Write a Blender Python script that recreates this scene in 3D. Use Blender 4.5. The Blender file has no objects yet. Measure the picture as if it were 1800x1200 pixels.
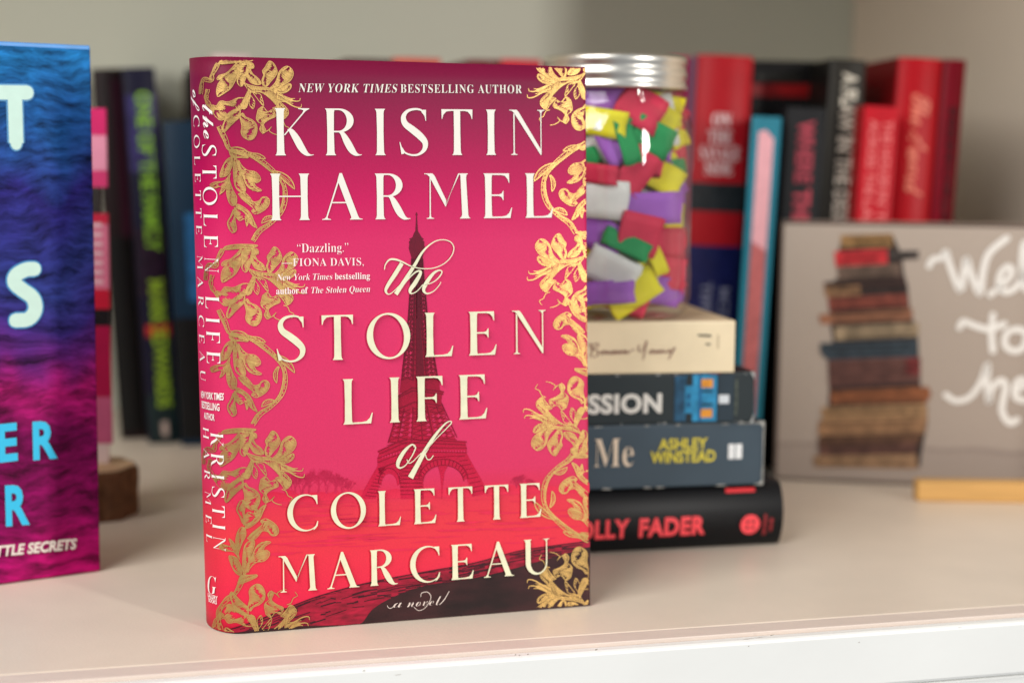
import bpy, math, random
import numpy as np
from mathutils import Vector, Matrix

random.seed(7)
scene = bpy.context.scene
COL = scene.collection
R = math.radians

# ------------------------------------------------------------------ camera
F_PX = 2800.0                      # focal length in pixels of the 1800 x 1200 photograph
PITCH, ROLL, CAM_H = R(6.5), 0.01016844, 0.19442306
cp, sp, cr, sr = math.cos(PITCH), math.sin(PITCH), math.cos(ROLL), math.sin(ROLL)
FW = np.array([0, cp, -sp]); UP0 = np.array([0, sp, cp]); RT0 = np.array([1.0, 0, 0])
RT = cr * RT0 + sr * UP0
UP = -sr * RT0 + cr * UP0
CAM = np.array([0, 0, CAM_H])
cam_data = bpy.data.cameras.new('camera')
cam = bpy.data.objects.new('camera', cam_data)
COL.objects.link(cam)
cam_data.sensor_width = 36.0
cam_data.lens = F_PX / 1800.0 * 36.0
cam_data.clip_start = 0.02
cam_data.clip_end = 50.0
cam.matrix_world = Matrix(((RT[0], UP[0], -FW[0], CAM[0]), (RT[1], UP[1], -FW[1], CAM[1]),
                           (RT[2], UP[2], -FW[2], CAM[2]), (0, 0, 0, 1)))
cam_data.dof.use_dof = True
cam_data.dof.focus_distance = 0.655
cam_data.dof.aperture_fstop = 4.7
scene.camera = cam

# ------------------------------------------------------------------ light
world = bpy.data.worlds.new('World')
scene.world = world
world.use_nodes = True
world.node_tree.nodes['Background'].inputs[0].default_value = (0.86, 0.92, 1.0, 1)
world.node_tree.nodes['Background'].inputs[1].default_value = 0.30


def area(name, loc, target, sx, sy, power, color):
    d = bpy.data.lights.new(name, 'AREA')
    d.shape = 'RECTANGLE'; d.size = sx; d.size_y = sy; d.energy = power; d.color = color
    o = bpy.data.objects.new(name, d)
    COL.objects.link(o)
    o.location = loc
    o.rotation_euler = (Vector(target) - Vector(loc)).to_track_quat('-Z', 'Y').to_euler()
    return o


area('window_light', (-1.05, -0.62, 1.40), (0.0, 0.75, 0.05), 1.3, 1.2, 44.0, (1.0, 0.975, 0.94))
area('room_light', (1.72, -0.95, 0.58), (0.0, 0.9, 0.15), 0.13, 0.7, 30.0, (1.0, 0.965, 0.92))
scene.view_settings.view_transform = 'Standard'
scene.view_settings.look = 'None'
scene.view_settings.exposure = 0.0
scene.view_settings.gamma = 1.0
scene.render.engine = 'CYCLES'
scene.cycles.use_denoising = True
scene.cycles.max_bounces = 10
scene.cycles.transparent_max_bounces = 16


# ------------------------------------------------------------------ helpers: projection
def ray(x, y):
    return FW + RT * (x - 900) / F_PX - UP * (y - 600) / F_PX


def floor_at(x, y, z=0.0):
    d = ray(x, y)
    return CAM + d * ((z - CAM_H) / d[2])


def at_y(x, y, Y):
    d = ray(x, y)
    return CAM + d * (Y / d[1])


def plane_uv(x, y, O, e1, e2):
    """pixel -> coordinates (a, b) on the plane O + a e1 + b e2"""
    d = ray(x, y)
    M = np.array([e1, e2, -d]).T
    s = np.linalg.solve(M, CAM - O)
    return s[0], s[1]


def project(P):
    d = np.asarray(P) - CAM
    z = d @ FW
    return 900 + F_PX * (d @ RT) / z, 600 - F_PX * (d @ UP) / z


# ------------------------------------------------------------------ helpers: materials
def lin(c):
    return tuple((v / 255 / 12.92) if v / 255 <= 0.04045 else ((v / 255 + 0.055) / 1.055) ** 2.4 for v in c)


def pmat(name, rgb, rough=0.5, metal=0.0, spec=0.28, var=0.0, vscale=60.0, bump=0.0, bscale=400.0, vstretch=None, coat=0.0):
    m = bpy.data.materials.new(name)
    m.use_nodes = True
    nt = m.node_tree
    b = nt.nodes['Principled BSDF']
    col = lin(rgb) + (1,)
    b.inputs['Base Color'].default_value = col
    b.inputs['Roughness'].default_value = rough
    b.inputs['Metallic'].default_value = metal
    b.inputs['Specular IOR Level'].default_value = spec
    b.inputs['Coat Weight'].default_value = coat
    tc = nt.nodes.new('ShaderNodeTexCoord')
    src = tc.outputs['Object']
    if vstretch:
        mp = nt.nodes.new('ShaderNodeMapping')
        mp.inputs['Scale'].default_value = vstretch
        nt.links.new(src, mp.inputs[0]); src = mp.outputs[0]
    if var > 0:
        n = nt.nodes.new('ShaderNodeTexNoise')
        n.inputs['Scale'].default_value = vscale
        n.inputs['Detail'].default_value = 6
        nt.links.new(src, n.inputs['Vector'])
        r = nt.nodes.new('ShaderNodeValToRGB')
        r.color_ramp.elements[0].position = 0.3
        r.color_ramp.elements[1].position = 0.7
        r.color_ramp.elements[0].color = tuple(c * (1 - var) for c in col[:3]) + (1,)
        r.color_ramp.elements[1].color = tuple(min(1, c * (1 + var)) for c in col[:3]) + (1,)
        nt.links.new(n.outputs['Fac'], r.inputs[0])
        nt.links.new(r.outputs[0], b.inputs['Base Color'])
    if bump > 0:
        n2 = nt.nodes.new('ShaderNodeTexNoise')
        n2.inputs['Scale'].default_value = bscale
        n2.inputs['Detail'].default_value = 4
        nt.links.new(src, n2.inputs['Vector'])
        bp = nt.nodes.new('ShaderNodeBump')
        bp.inputs['Strength'].default_value = bump
        bp.inputs['Distance'].default_value = 0.0006
        nt.links.new(n2.outputs['Fac'], bp.inputs['Height'])
        nt.links.new(bp.outputs[0], b.inputs['Normal'])
    return m


_mc = {}


def ink(rgb, rough=0.5, var=0.05):
    k = (tuple(rgb), rough, var)
    if k not in _mc:
        _mc[k] = pmat('ink_%d_%d_%d' % tuple(rgb), rgb, rough, var=var, vscale=150)
    return _mc[k]


def ramp_mat(name, stops, zmax, axis=2, rough=0.45, streak=0.0, streak_scale=(30, 30, 220), grain=0.0, bump=0.0, coat=0.0):
    """printed gradient along one object axis (0..zmax metres), with printed streaks"""
    m = bpy.data.materials.new(name)
    m.use_nodes = True
    nt = m.node_tree; N = nt.nodes; L = nt.links
    b = N['Principled BSDF']
    b.inputs['Roughness'].default_value = rough
    b.inputs['Specular IOR Level'].default_value = 0.2
    b.inputs['Coat Weight'].default_value = coat
    tc = N.new('ShaderNodeTexCoord')
    sx = N.new('ShaderNodeSeparateXYZ'); L.new(tc.outputs['Object'], sx.inputs[0])
    dv = N.new('ShaderNodeMath'); dv.operation = 'DIVIDE'; dv.inputs[1].default_value = zmax
    L.new(sx.outputs[axis], dv.inputs[0])
    r = N.new('ShaderNodeValToRGB')
    r.color_ramp.interpolation = 'LINEAR'
    el = r.color_ramp.elements
    while len(el) < len(stops):
        el.new(0.5)
    for e, (p, c) in zip(el, stops):
        e.position = p; e.color = lin(c) + (1,)
    fac = dv.outputs[0]
    if streak > 0:
        mp = N.new('ShaderNodeMapping'); mp.inputs['Scale'].default_value = streak_scale
        L.new(tc.outputs['Object'], mp.inputs[0])
        n = N.new('ShaderNodeTexNoise'); n.inputs['Scale'].default_value = 1.0; n.inputs['Detail'].default_value = 5
        L.new(mp.outputs[0], n.inputs['Vector'])
        ma = N.new('ShaderNodeMath'); ma.operation = 'MULTIPLY_ADD'
        ma.inputs[1].default_value = streak
        L.new(n.outputs['Fac'], ma.inputs[0]); L.new(fac, ma.inputs[2])
        sb = N.new('ShaderNodeMath'); sb.operation = 'SUBTRACT'; sb.inputs[1].default_value = streak * 0.5
        L.new(ma.outputs[0], sb.inputs[0]); fac = sb.outputs[0]
    L.new(fac, r.inputs[0])
    out = r.outputs[0]
    if grain > 0:
        n3 = N.new('ShaderNodeTexNoise'); n3.inputs['Scale'].default_value = 2200; n3.inputs['Detail'].default_value = 2
        L.new(tc.outputs['Object'], n3.inputs['Vector'])
        mr = N.new('ShaderNodeMapRange'); mr.inputs[1].default_value = 0.25; mr.inputs[2].default_value = 0.75
        mr.inputs[3].default_value = 1 - grain; mr.inputs[4].default_value = 1 + grain
        L.new(n3.outputs['Fac'], mr.inputs[0])
        mx = N.new('ShaderNodeVectorMath'); mx.operation = 'SCALE'
        L.new(out, mx.inputs[0]); L.new(mr.outputs[0], mx.inputs['Scale'])
        out = mx.outputs[0]
    L.new(out, b.inputs['Base Color'])
    if bump > 0:
        n2 = N.new('ShaderNodeTexNoise'); n2.inputs['Scale'].default_value = 900
        L.new(tc.outputs['Object'], n2.inputs['Vector'])
        bp = N.new('ShaderNodeBump'); bp.inputs['Strength'].default_value = bump; bp.inputs['Distance'].default_value = 0.0004
        L.new(n2.outputs['Fac'], bp.inputs['Height'])
        n4 = N.new('ShaderNodeTexNoise'); n4.inputs['Scale'].default_value = 16; n4.inputs['Detail'].default_value = 2
        L.new(tc.outputs['Object'], n4.inputs['Vector'])
        b4_ = N.new('ShaderNodeBump'); b4_.inputs['Strength'].default_value = .5; b4_.inputs['Distance'].default_value = 0.0012
        L.new(n4.outputs['Fac'], b4_.inputs['Height']); L.new(bp.outputs[0], b4_.inputs['Normal']); L.new(b4_.outputs[0], b.inputs['Normal'])
    return m


# ------------------------------------------------------------------ helpers: objects
def build(name, verts, faces, mat, parent=None, smooth=False, mats=None, fmat=None, label=None):
    off = Vector(parent['_o']) if parent is not None and '_o' in parent.keys() else Vector((0, 0, 0))
    me = bpy.data.meshes.new(name)
    me.from_pydata([tuple(Vector(tuple(float(c) for c in v)) - off) for v in verts], [], [tuple(f) for f in faces])
    for mm in (mats or [mat]):
        me.materials.append(mm)
    if fmat:
        for p, i in zip(me.polygons, fmat):
            p.material_index = i
    if smooth:
        for p in me.polygons:
            p.use_smooth = True
    me.update()
    o = bpy.data.objects.new(name, me)
    COL.objects.link(o)
    if parent is not None:
        o.parent = parent
        if '_o' in parent.keys():
            o['_o'] = (0.0, 0.0, 0.0)
            o['_o'] = tuple(off)
    if label:
        o['label'] = label
    return o


def thing(name, label, cat, loc, group=None):
    o = bpy.data.objects.new(name, None)
    o.empty_display_size = 0.02
    COL.objects.link(o)
    o.location = tuple(float(c) for c in loc)
    o['_o'] = tuple(float(c) for c in loc)
    o['label'] = label; o['category'] = cat
    if group:
        o['group'] = group
    return o


def tag(o, label, cat, group=None):
    o['label'] = label; o['category'] = cat
    if group:
        o['group'] = group
    return o


def box_faces(i=0):
    return [(i, i + 3, i + 2, i + 1), (i + 4, i + 5, i + 6, i + 7), (i, i + 1, i + 5, i + 4),
            (i + 1, i + 2, i + 6, i + 5), (i + 2, i + 3, i + 7, i + 6), (i + 3, i, i + 4, i + 7)]


def obox(O, e1, e2, e3, r1, r2, r3):
    """box in a frame; r = (lo, hi) along each axis"""
    v = []
    for c in r3:
        for a, b in ((r1[0], r2[0]), (r1[1], r2[0]), (r1[1], r2[1]), (r1[0], r2[1])):
            v.append(O + e1 * a + e2 * b + e3 * c)
    return v, box_faces()


def bevel(o, w, seg=2):
    md = o.modifiers.new('bevel', 'BEVEL')
    md.width = w; md.segments = seg; md.limit_method = 'ANGLE'; md.angle_limit = R(40)
    return o


# ------------------------------------------------------------------ 2-D art: pieces in some (u, v) plane, mapped onto a surface
class Art:
    def __init__(self):
        self.v = []; self.f = []; self.z = []; self.k = 0

    def poly(self, pts, lift=0.0):
        self.k += 1
        i = len(self.v)
        z = lift + 0.000012 * (self.k % 7)
        for p in pts:
            self.v.append((p[0], p[1])); self.z.append(z)
        self.f.append(tuple(range(i, i + len(pts))))

    def strip(self, A, B, closed=False, lift=0.0):
        self.k += 1
        i = len(self.v); n = len(A)
        z = lift + 0.000012 * (self.k % 7)
        for p, q in zip(A, B):
            self.v.append((p[0], p[1])); self.v.append((q[0], q[1])); self.z += [z, z]
        for j in range(n if closed else n - 1):
            a = i + 2 * j; b = i + 2 * ((j + 1) % n)
            self.f.append((a, a + 1, b + 1, b))

    def stroke(self, pts, w, lift=0.0):
        pts = np.asarray(pts, float)
        n = len(pts)
        if n < 2:
            return
        w = np.full(n, w) if np.isscalar(w) else np.asarray(w, float)
        t = np.gradient(pts, axis=0)
        l = np.hypot(t[:, 0], t[:, 1]); l[l == 0] = 1e-9
        nn = np.stack([-t[:, 1] / l, t[:, 0] / l], 1) * (w / 2)[:, None]
        self.strip(pts + nn, pts - nn, lift=lift)

    def mesh(self, vf):
        i = len(self.v); self.k += 1
        z = 0.000012 * (self.k % 7)
        for p in vf[0]:
            self.v.append((p[0], p[1])); self.z.append(z)
        for f in vf[1]:
            self.f.append(tuple(a + i for a in f))

    def build(self, name, surf, mat, parent, lift=0.0001, label=None):
        if not self.f:
            return None
        vs = [surf(u, v, lift + z) for (u, v), z in zip(self.v, self.z)]
        return build(name, vs, self.f, mat, parent, label=label)


def spline(pts, n=24):
    """Catmull-Rom through the points; extra columns (widths) are interpolated too"""
    P = np.asarray(pts, float)
    P = np.vstack([2 * P[0] - P[1], P, 2 * P[-1] - P[-2]])
    out = []
    seg = max(2, int(math.ceil(n / (len(P) - 3))))
    for i in range(1, len(P) - 2):
        p0, p1, p2, p3 = P[i - 1], P[i], P[i + 1], P[i + 2]
        for t in np.linspace(0, 1, seg, endpoint=False):
            out.append(0.5 * ((2 * p1) + (-p0 + p2) * t + (2 * p0 - 5 * p1 + 4 * p2 - p3) * t * t + (-p0 + 3 * p1 - 3 * p2 + p3) * t ** 3))
    out.append(P[-2])
    return np.array(out)


# ------------------------------------------------------------------ lettering from Blender's own built-in font
STY = {'serif': (0x1D400, 0x1D41A), 'italic': (0x1D400, 0x1D41A), 'bolditalic': (0x1D400, 0x1D41A), 'script': (0x1D4D0, 0x1D4EA)}
SHEAR = {'italic': .22, 'bolditalic': .22, 'boldsl': .2}
EMB = {'italic': -.012, 'bold': .024, 'boldsl': .024}


def styled(s, style):
    if style not in STY:
        return s
    U, l = STY[style]
    return ''.join(chr(U + ord(c) - 65) if 'A' <= c <= 'Z' else chr(l + ord(c) - 97) if 'a' <= c <= 'z' else c for c in s)


def text2d(runs, track=1.0, res=3, wscale=1.0, offset=0.0):
    """runs: [(text, style)] -> verts, faces in units of the cap height, starting at x = 0"""
    V = []; Fc = []; x = 0.0
    for s, style in runs:
        c = bpy.data.curves.new('tmp', 'FONT')
        c.body = styled(s, style); c.resolution_u = res; c.space_character = track
        c.offset = offset + EMB.get(style, 0.0); c.shear = SHEAR.get(style, 0.0)
        o = bpy.data.objects.new('tmp', c)
        me = bpy.data.meshes.new_from_object(o)
        i = len(V)
        xs = [v.co.x for v in me.vertices]
        for v in me.vertices:
            V.append((v.co.x + x, v.co.y))
        for p in me.polygons:
            Fc.append(tuple(i + a for a in p.vertices))
        x += (max(xs) + 0.07 if xs else 0.0) + (0.2 if s.endswith(' ') else 0.0)
        bpy.data.objects.remove(o); bpy.data.curves.remove(c); bpy.data.meshes.remove(me)
    V = np.array(V)
    V[:, 0] -= V[:, 0].min()
    V /= 0.69
    return V, Fc


def fit_text(runs, P0, P1, cap, up=None, **kw):
    """text along P0->P1 (2-D), filling that length, letters cap high (to the left of the direction unless up is given)"""
    V, Fc = text2d(runs, **kw)
    P0 = np.asarray(P0, float); P1 = np.asarray(P1, float)
    e = P1 - P0; Ln = np.hypot(*e); e = e / Ln
    n = np.array([-e[1], e[0]]) if up is None else np.asarray(up, float)
    w = V[:, 0].max()
    return [tuple(P0 + e * (p[0] / w * Ln) + n * (p[1] * cap)) for p in V], Fc


# ------------------------------------------------------------------ the cover's own high-contrast roman capitals (cap height = 1)
def ell(cx, cy, rx, ry, a0, a1, n=40, rot=0.0):
    t = np.radians(np.linspace(a0, a1, n))
    x = rx * np.cos(t); y = ry * np.sin(t)
    c, s = math.cos(R(rot)), math.sin(R(rot))
    return np.stack([cx + x * c - y * s, cy + x * s + y * c], 1)


def stem_pts(x, w, y0=0.0, y1=1.0, fb=0.036, ft=0.036):
    h = w / 2
    L = []
    if fb:
        L += [(x - h - fb, y0), (x - h - fb, y0 + .012), (x - h - fb * .45, y0 + .03), (x - h - fb * .1, y0 + .085)]
    else:
        L += [(x - h, y0)]
    L += [(x - h + .003, (y0 + y1) / 2)]
    if ft:
        L += [(x - h - ft * .1, y1 - .085), (x - h - ft * .45, y1 - .03), (x - h - ft, y1 - .012), (x - h - ft, y1)]
    else:
        L += [(x - h, y1)]
    Rr = [(2 * x - p[0], p[1]) for p in L][::-1]
    return L + Rr


def foot(x, w, y=0.0, half=0.075, s=1):
    return [(x - half, y), (x - half, y + .012 * s), (x - w / 2 - .012, y + .028 * s), (x - w / 2, y + .07 * s),
            (x + w / 2, y + .07 * s), (x + w / 2 + .012, y + .028 * s), (x + half, y + .012 * s), (x + half, y)]


SW = 0.15


def glyph(ch):
    """-> (list of pieces, width); a piece is a polygon or ('strip', A, B)"""
    P = []
    if ch == 'I':
        return [stem_pts(.112, SW)], .224
    if ch in 'EFL':
        P.append(stem_pts(.112, SW, ft=.036, fb=.036))
        if ch in 'EF':
            P.append([(.16, 1), (.60, 1), (.605, .79), (.592, .79), (.565, .87), (.50, .945), (.42, .962), (.16, .966)])
            P.append([(.16, .528), (.36, .53), (.42, .55), (.455, .61), (.466, .61), (.466, .40), (.455, .40), (.42, .47), (.36, .494), (.16, .496)])
        if ch in 'EL':
            P.append([(.16, 0), (.625, 0), (.665, .235), (.65, .235), (.60, .12), (.53, .055), (.42, .036), (.16, .034)])
        return P, (.665 if ch != 'F' else .605)
    if ch == 'T':
        P.append(stem_pts(.355, SW, ft=0, y1=.99))
        P.append([(.0, 1), (.71, 1), (.705, .79), (.692, .79), (.665, .88), (.60, .95), (.52, .964), (.19, .964), (.11, .95), (.045, .88), (.018, .79), (.005, .79)])
        return P, .71
    if ch == 'H':
        P += [stem_pts(.112, SW), stem_pts(.73, SW), [(.18, .525), (.66, .525), (.66, .497), (.18, .497)]]
        return P, .842
    if ch == 'N':
        P.append([(.0, 1), (.175, 1), (.225, .95), (.755, .10), (.755, 0), (.735, 0), (.115, .93), (.06, .978), (.0, .985)])
        P.append([(.098, .05), (.098, .93), (.128, .90), (.128, .05)])
        P.append(foot(.113, .03))
        P.append([(.735, .02), (.735, .95), (.757, .95), (.757, .02)])
        P.append([(.66, 1), (.66, .988), (.712, .972), (.733, .93), (.759, .93), (.78, .972), (.832, .988), (.832, 1)])
        return P, .832
    if ch == 'M':
        P.append([(.0, 1), (.185, 1), (.235, .95), (.50, .40), (.475, .27), (.115, .93), (.06, .978), (.0, .985)])
        P.append([(.112, .05), (.12, .93), (.145, .90), (.14, .05)])
        P.append(foot(.126, .03, half=.085))
        P.append([(.468, .27), (.49, .27), (.505, .36), (.80, .97), (.80, 1.0), (.775, .99)])
        P.append([(.81, 0), (.81, .012), (.84, .03), (.862, .085), (.83, .96), (.78, 1), (1.0, 1), (1.0, .988), (.975, .97), (.962, .91),
                  (1.005, .085), (1.02, .03), (1.05, .012), (1.05, 0)])
        return P, 1.05
    if ch == 'A':
        P.append([(.40, 1.01), (.455, 1.01), (.80, .085), (.83, .03), (.90, .012), (.90, 0), (.62, 0), (.62, .012), (.645, .03), (.645, .07), (.355, .86)])
        P.append([(.09, .05), (.36, .86), (.385, .90), (.39, .84), (.122, .05)])
        P.append([(.0, 0), (.0, .012), (.06, .028), (.088, .06), (.125, .06), (.135, .028), (.20, .012), (.20, 0)])
        P.append([(.205, .385), (.56, .385), (.57, .357), (.196, .357)])
        return P, .90
    if ch in 'RK':
        P.append(stem_pts(.112, SW))
        if ch == 'R':
            A = ell(.30, .745, .32, .255, 90, -90, 26); B = ell(.285, .745, .185, .222, 90, -90, 26)
            A = np.vstack([[(.16, 1.0)], A, [(.16, .49)]]); B = np.vstack([[(.16, .967)], B, [(.16, .523)]])
            P.append(('strip', A, B))
            leg = spline([(.30, .51, .03), (.38, .45, .10), (.47, .29, .15), (.56, .13, .15), (.645, .035, .095), (.73, .006, .03), (.79, .014, .012)], 24)
        else:
            P.append([(.19, .44), (.205, .42), (.665, .945), (.74, .985), (.74, 1), (.50, 1), (.50, .985), (.575, .972), (.615, .955), (.59, .90)])
            leg = spline([(.265, .535, .03), (.34, .52, .10), (.45, .36, .15), (.56, .16, .15), (.66, .04, .095), (.75, .006, .03), (.82, .014, .012)], 24)
        q = np.gradient(leg[:, :2], axis=0); l = np.hypot(q[:, 0], q[:, 1])
        nn = np.stack([-q[:, 1] / l, q[:, 0] / l], 1) * leg[:, 2:3] / 2
        P.append(('strip', leg[:, :2] + nn, leg[:, :2] - nn))
        return P, .80
    if ch == 'O':
        P.append(('strip', ell(.5, .5, .5, .52, 0, 360, 64), ell(.5, .5, .355, .482, -8, 352, 64, rot=9)))
        return P, 1.0
    if ch == 'C':
        A = ell(.50, .5, .50, .52, 48, 312, 50); B = ell(.545, .5, .395, .484, 42, 318, 50, rot=4)
        P.append(('strip', A, B))
        P.append([(.70, .985), (.845, .985), (.85, .73), (.835, .73), (.80, .83), (.74, .91)])
        P.append([(.74, .055), (.80, .13), (.845, .25), (.862, .25), (.845, .12), (.79, .05), (.73, .0)])
        return P, .87
    if ch == 'S':
        c = spline([(.585, .89, .035), (.50, .975, .04), (.36, 1.0, .045), (.19, .955, .065), (.098, .83, .105), (.135, .68, .135), (.30, .55, .155), (.46, .42, .155),
                    (.575, .28, .13), (.56, .13, .095), (.44, .022, .05), (.29, .0, .04), (.13, .05, .035), (.05, .16, .03)], 70)
        q = np.gradient(c[:, :2], axis=0); l = np.hypot(q[:, 0], q[:, 1])
        nn = np.stack([-q[:, 1] / l, q[:, 0] / l], 1) * c[:, 2:3] / 2
        P.append(('strip', c[:, :2] + nn, c[:, :2] - nn))
        P.append([(.53, .985), (.605, .985), (.605, .745), (.59, .745), (.57, .85), (.50, .94)])
        P.append([(.10, .03), (.04, .02), (.0, .285), (.016, .285), (.05, .18), (.11, .09)])
        return P, .64
    if ch == 'U':
        A = np.vstack([[(.04, .93)], [(.04, .35)], ell(.365, .33, .325, .35, 180, 360, 30), [(.69, .93)]])
        B = np.vstack([[(.185, .93)], [(.185, .35)], ell(.42, .33, .235, .30, 180, 360, 30), [(.662, .93)]])
        P.append(('strip', A, B))
        P.append([(0, 1), (0, .988), (.03, .97), (.04, .92), (.185, .92), (.195, .97), (.225, .988), (.225, 1)])
        P.append([(.585, 1), (.585, .988), (.64, .97), (.66, .92), (.692, .92), (.71, .97), (.765, .988), (.765, 1)])
        return P, .765
    return P, .3


def caps_word(art, word, P0, P1, cap, up=None, gap=None):
    """set a word in the capitals from P0 to P1 (2-D), even tracking"""
    P0 = np.asarray(P0, float); P1 = np.asarray(P1, float)
    e = P1 - P0; Ln = np.hypot(*e); e = e / Ln
    n = np.array([-e[1], e[0]]) if up is None else np.asarray(up, float)
    gl = [glyph(c) if c != ' ' else ([], .32) for c in word]
    tw = sum(g[1] for g in gl) * cap
    kern = {('L', 'E'): 0, ('T', 'T'): 0, ('R', 'I'): -.02, ('A', 'R'): -.03, ('C', 'E'): -.02, ('E', 'A'): -.05, ('M', 'A'): -.06, ('H', 'A'): -.05,
            ('A', 'U'): -.03, ('T', 'O'): -.06, ('S', 'T'): 0, ('K', 'R'): -.03, ('C', 'O'): -.02, ('O', 'L'): -.02, ('E', 'T'): -.02, ('T', 'E'): -.02}
    ks = [kern.get((word[i], word[i + 1]), 0) * cap for i in range(len(word) - 1)]
    tr = (Ln - tw - sum(ks)) / max(1, len(word) - 1)
    x = 0.0
    for i, (g, w) in enumerate(gl):
        T = lambda p: tuple(P0 + e * (x + p[0] * cap) + n * (p[1] * cap))
        for pc in g:
            if isinstance(pc, tuple) and pc[0] == 'strip':
                art.strip([T(p) for p in pc[1]], [T(p) for p in pc[2]])
            else:
                art.poly([T(p) for p in pc])
        x += w * cap + tr + (ks[i] if i < len(ks) else 0)

# =================================================================== THE SETTING: a deep white-painted shelf
SH_A = math.atan2(0.6787 - 0.5724, 0.225 + 0.177)               # the shelf runs at this angle to the camera
S1 = np.array([math.cos(SH_A), math.sin(SH_A), 0.0])             # along the front edge
S2 = np.array([-math.sin(SH_A), math.cos(SH_A), 0.0])            # into the shelf
SZ = np.array([0, 0, 1.0])
SF = np.array([-0.177, 0.5724, 0.0])                             # a point of the front edge
DEPTH = 0.66
corner = None
d0 = ray(1497, 60)
tt = ((SF + S2 * DEPTH - CAM) @ S2) / (d0 @ S2)
corner = CAM + d0 * tt
XR = (corner - SF) @ S1                                          # the right side wall, measured along the front
XL = -0.62

shelf_mat = pmat('shelf_laminate', (229, 214, 196), 0.36, spec=.4, var=0.04, vscale=22, bump=0.18, bscale=700)
strip_mat = pmat('shelf_edge_strip', (222, 206, 194), 0.42, var=0.05, vscale=14, bump=0.06, bscale=500, vstretch=(1, 6, 1))
white_mat = pmat('white_paint', (238, 238, 234), 0.35, var=0.03, vscale=12, bump=0.10, bscale=160)
wall_mat = pmat('back_panel_paint', (202, 204, 188), 0.6, var=0.03, vscale=5, bump=0.08, bscale=350)
side_mat = pmat('side_panel_paint', (242, 226, 206), 0.55, var=0.04, vscale=4, bump=0.08, bscale=350)


def struct(name, vf, mat, bev=0.0, parent=None):
    o = build(name, vf[0], vf[1], mat, parent)
    if parent is None:
        o['kind'] = 'structure'
    if bev:
        bevel(o, bev)
    return o


shelf = struct('shelf', obox(SF, S1, S2, SZ, (XL, XR), (0.0125, DEPTH), (-0.019, 0.0)), shelf_mat, 0.0006)
struct('front_edge_strip', obox(SF, S1, S2, SZ, (XL, XR + 0.02), (0.0006, 0.0122), (-0.012, -0.0001)), strip_mat, 0.0004, shelf)
struct('front_trim', obox(SF, S1, S2, SZ, (XL, XR + 0.02), (-0.0065, 0.0004), (-0.0255, -0.0014)), white_mat, 0.0016, shelf)
struct('lower_rail', obox(SF, S1, S2, SZ, (XL, XR + 0.02), (-0.0040, 0.03), (-0.075, -0.0262)), white_mat, 0.001, shelf)
struct('back_wall', obox(SF, S1, S2, SZ, (XL - 0.02, XR + 0.02), (DEPTH + 0.001, DEPTH + 0.02), (-0.02, 0.60)), wall_mat)
struct('side_wall', obox(SF, S1, S2, SZ, (XR + 0.0005, XR + 0.0195), (0.014, DEPTH + 0.0005), (-0.0185, 0.60)), side_mat, 0.001)
struct('side_wall', obox(SF, S1, S2, SZ, (XL - 0.0195, XL - 0.0005), (0.014, DEPTH + 0.0005), (-0.0185, 0.60)), side_mat, 0.001)
struct('upper_shelf', obox(SF, S1, S2, SZ, (XL, XR), (0.02, DEPTH), (0.600, 0.62)), white_mat, 0.001)

# small knocks and scuffs on the white trim
sc0 = Art()
tp0 = SF - S2 * 0.0065
for x_, y_, w_, h_ in ((1048, 1141, 3.2, 2.4), (906, 1150, 2.2, 2), (913, 1151, 1.6, 2), (928, 1149, 2, 2), (1316, 1122, 12, .9), (1338, 1119, 14, .8), (1357, 1115.5, 5, 1.4), (1316, 1135, 1.5, 1.5), (640, 1178, 2.4, 1.6), (700, 1185, 7, .8), (1510, 1128, 1.6, 1.6), (1688, 1102, 6, .7)):
    ua, va = plane_uv(x_, y_, tp0, S1, SZ)
    w_, h_ = w_ / 4300, h_ / 4300
    sc0.poly([(ua - w_, va), (ua - w_ * .3, va - h_ * .6), (ua + w_, va + h_ * .2 + w_ * .04), (ua + w_ * .2, va + h_ * .6)])
sc0.build('scuff_marks', lambda u, v, off: tp0 + S1 * u + SZ * v - S2 * off, pmat('scuff', (150, 138, 124), .8), shelf, 0.00005)['kind'] = 'stuff'

# =================================================================== THE MAIN BOOK
BX, BY, YAW, LEAN = -0.11199425, 0.63557548, 0.31133193, 0.06362957
BW, BH, BT = 0.155, 0.235, 0.026
K0, K1 = 0.0088, 0.0113
BO = np.array([BX, BY, 0.0])
E1 = np.array([math.cos(YAW), math.sin(YAW), 0.0])
E2 = np.array([-math.sin(YAW), math.cos(YAW), 0.0])
BUP = np.array([0, 0, math.cos(LEAN)]) + E2 * math.sin(LEAN)
BN = np.cross(E1, BUP)                                            # outward from the front cover
NSEC = 40
FOLD = 0.004


_seccache = {}


def section(v):
    kk = round(v, 4)
    if kk in _seccache:
        return _seccache[kk]
    k = K0 + (K1 - K0) * v / BH
    C = np.array([(FOLD, 0), (-.005, 0), (-k - .003, BT * .4), (-k, BT)])
    t = np.linspace(0, 1, NSEC)[:, None]
    P = (1 - t) ** 3 * C[0] + 3 * (1 - t) ** 2 * t * C[1] + 3 * (1 - t) * t * t * C[2] + t ** 3 * C[3]
    s = np.concatenate([[0], np.cumsum(np.hypot(*np.diff(P, axis=0).T))])
    _seccache[kk] = (P, FOLD - s)
    return _seccache[kk]


SPINE_L = float(-section(BH / 2)[1][-1])


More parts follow.
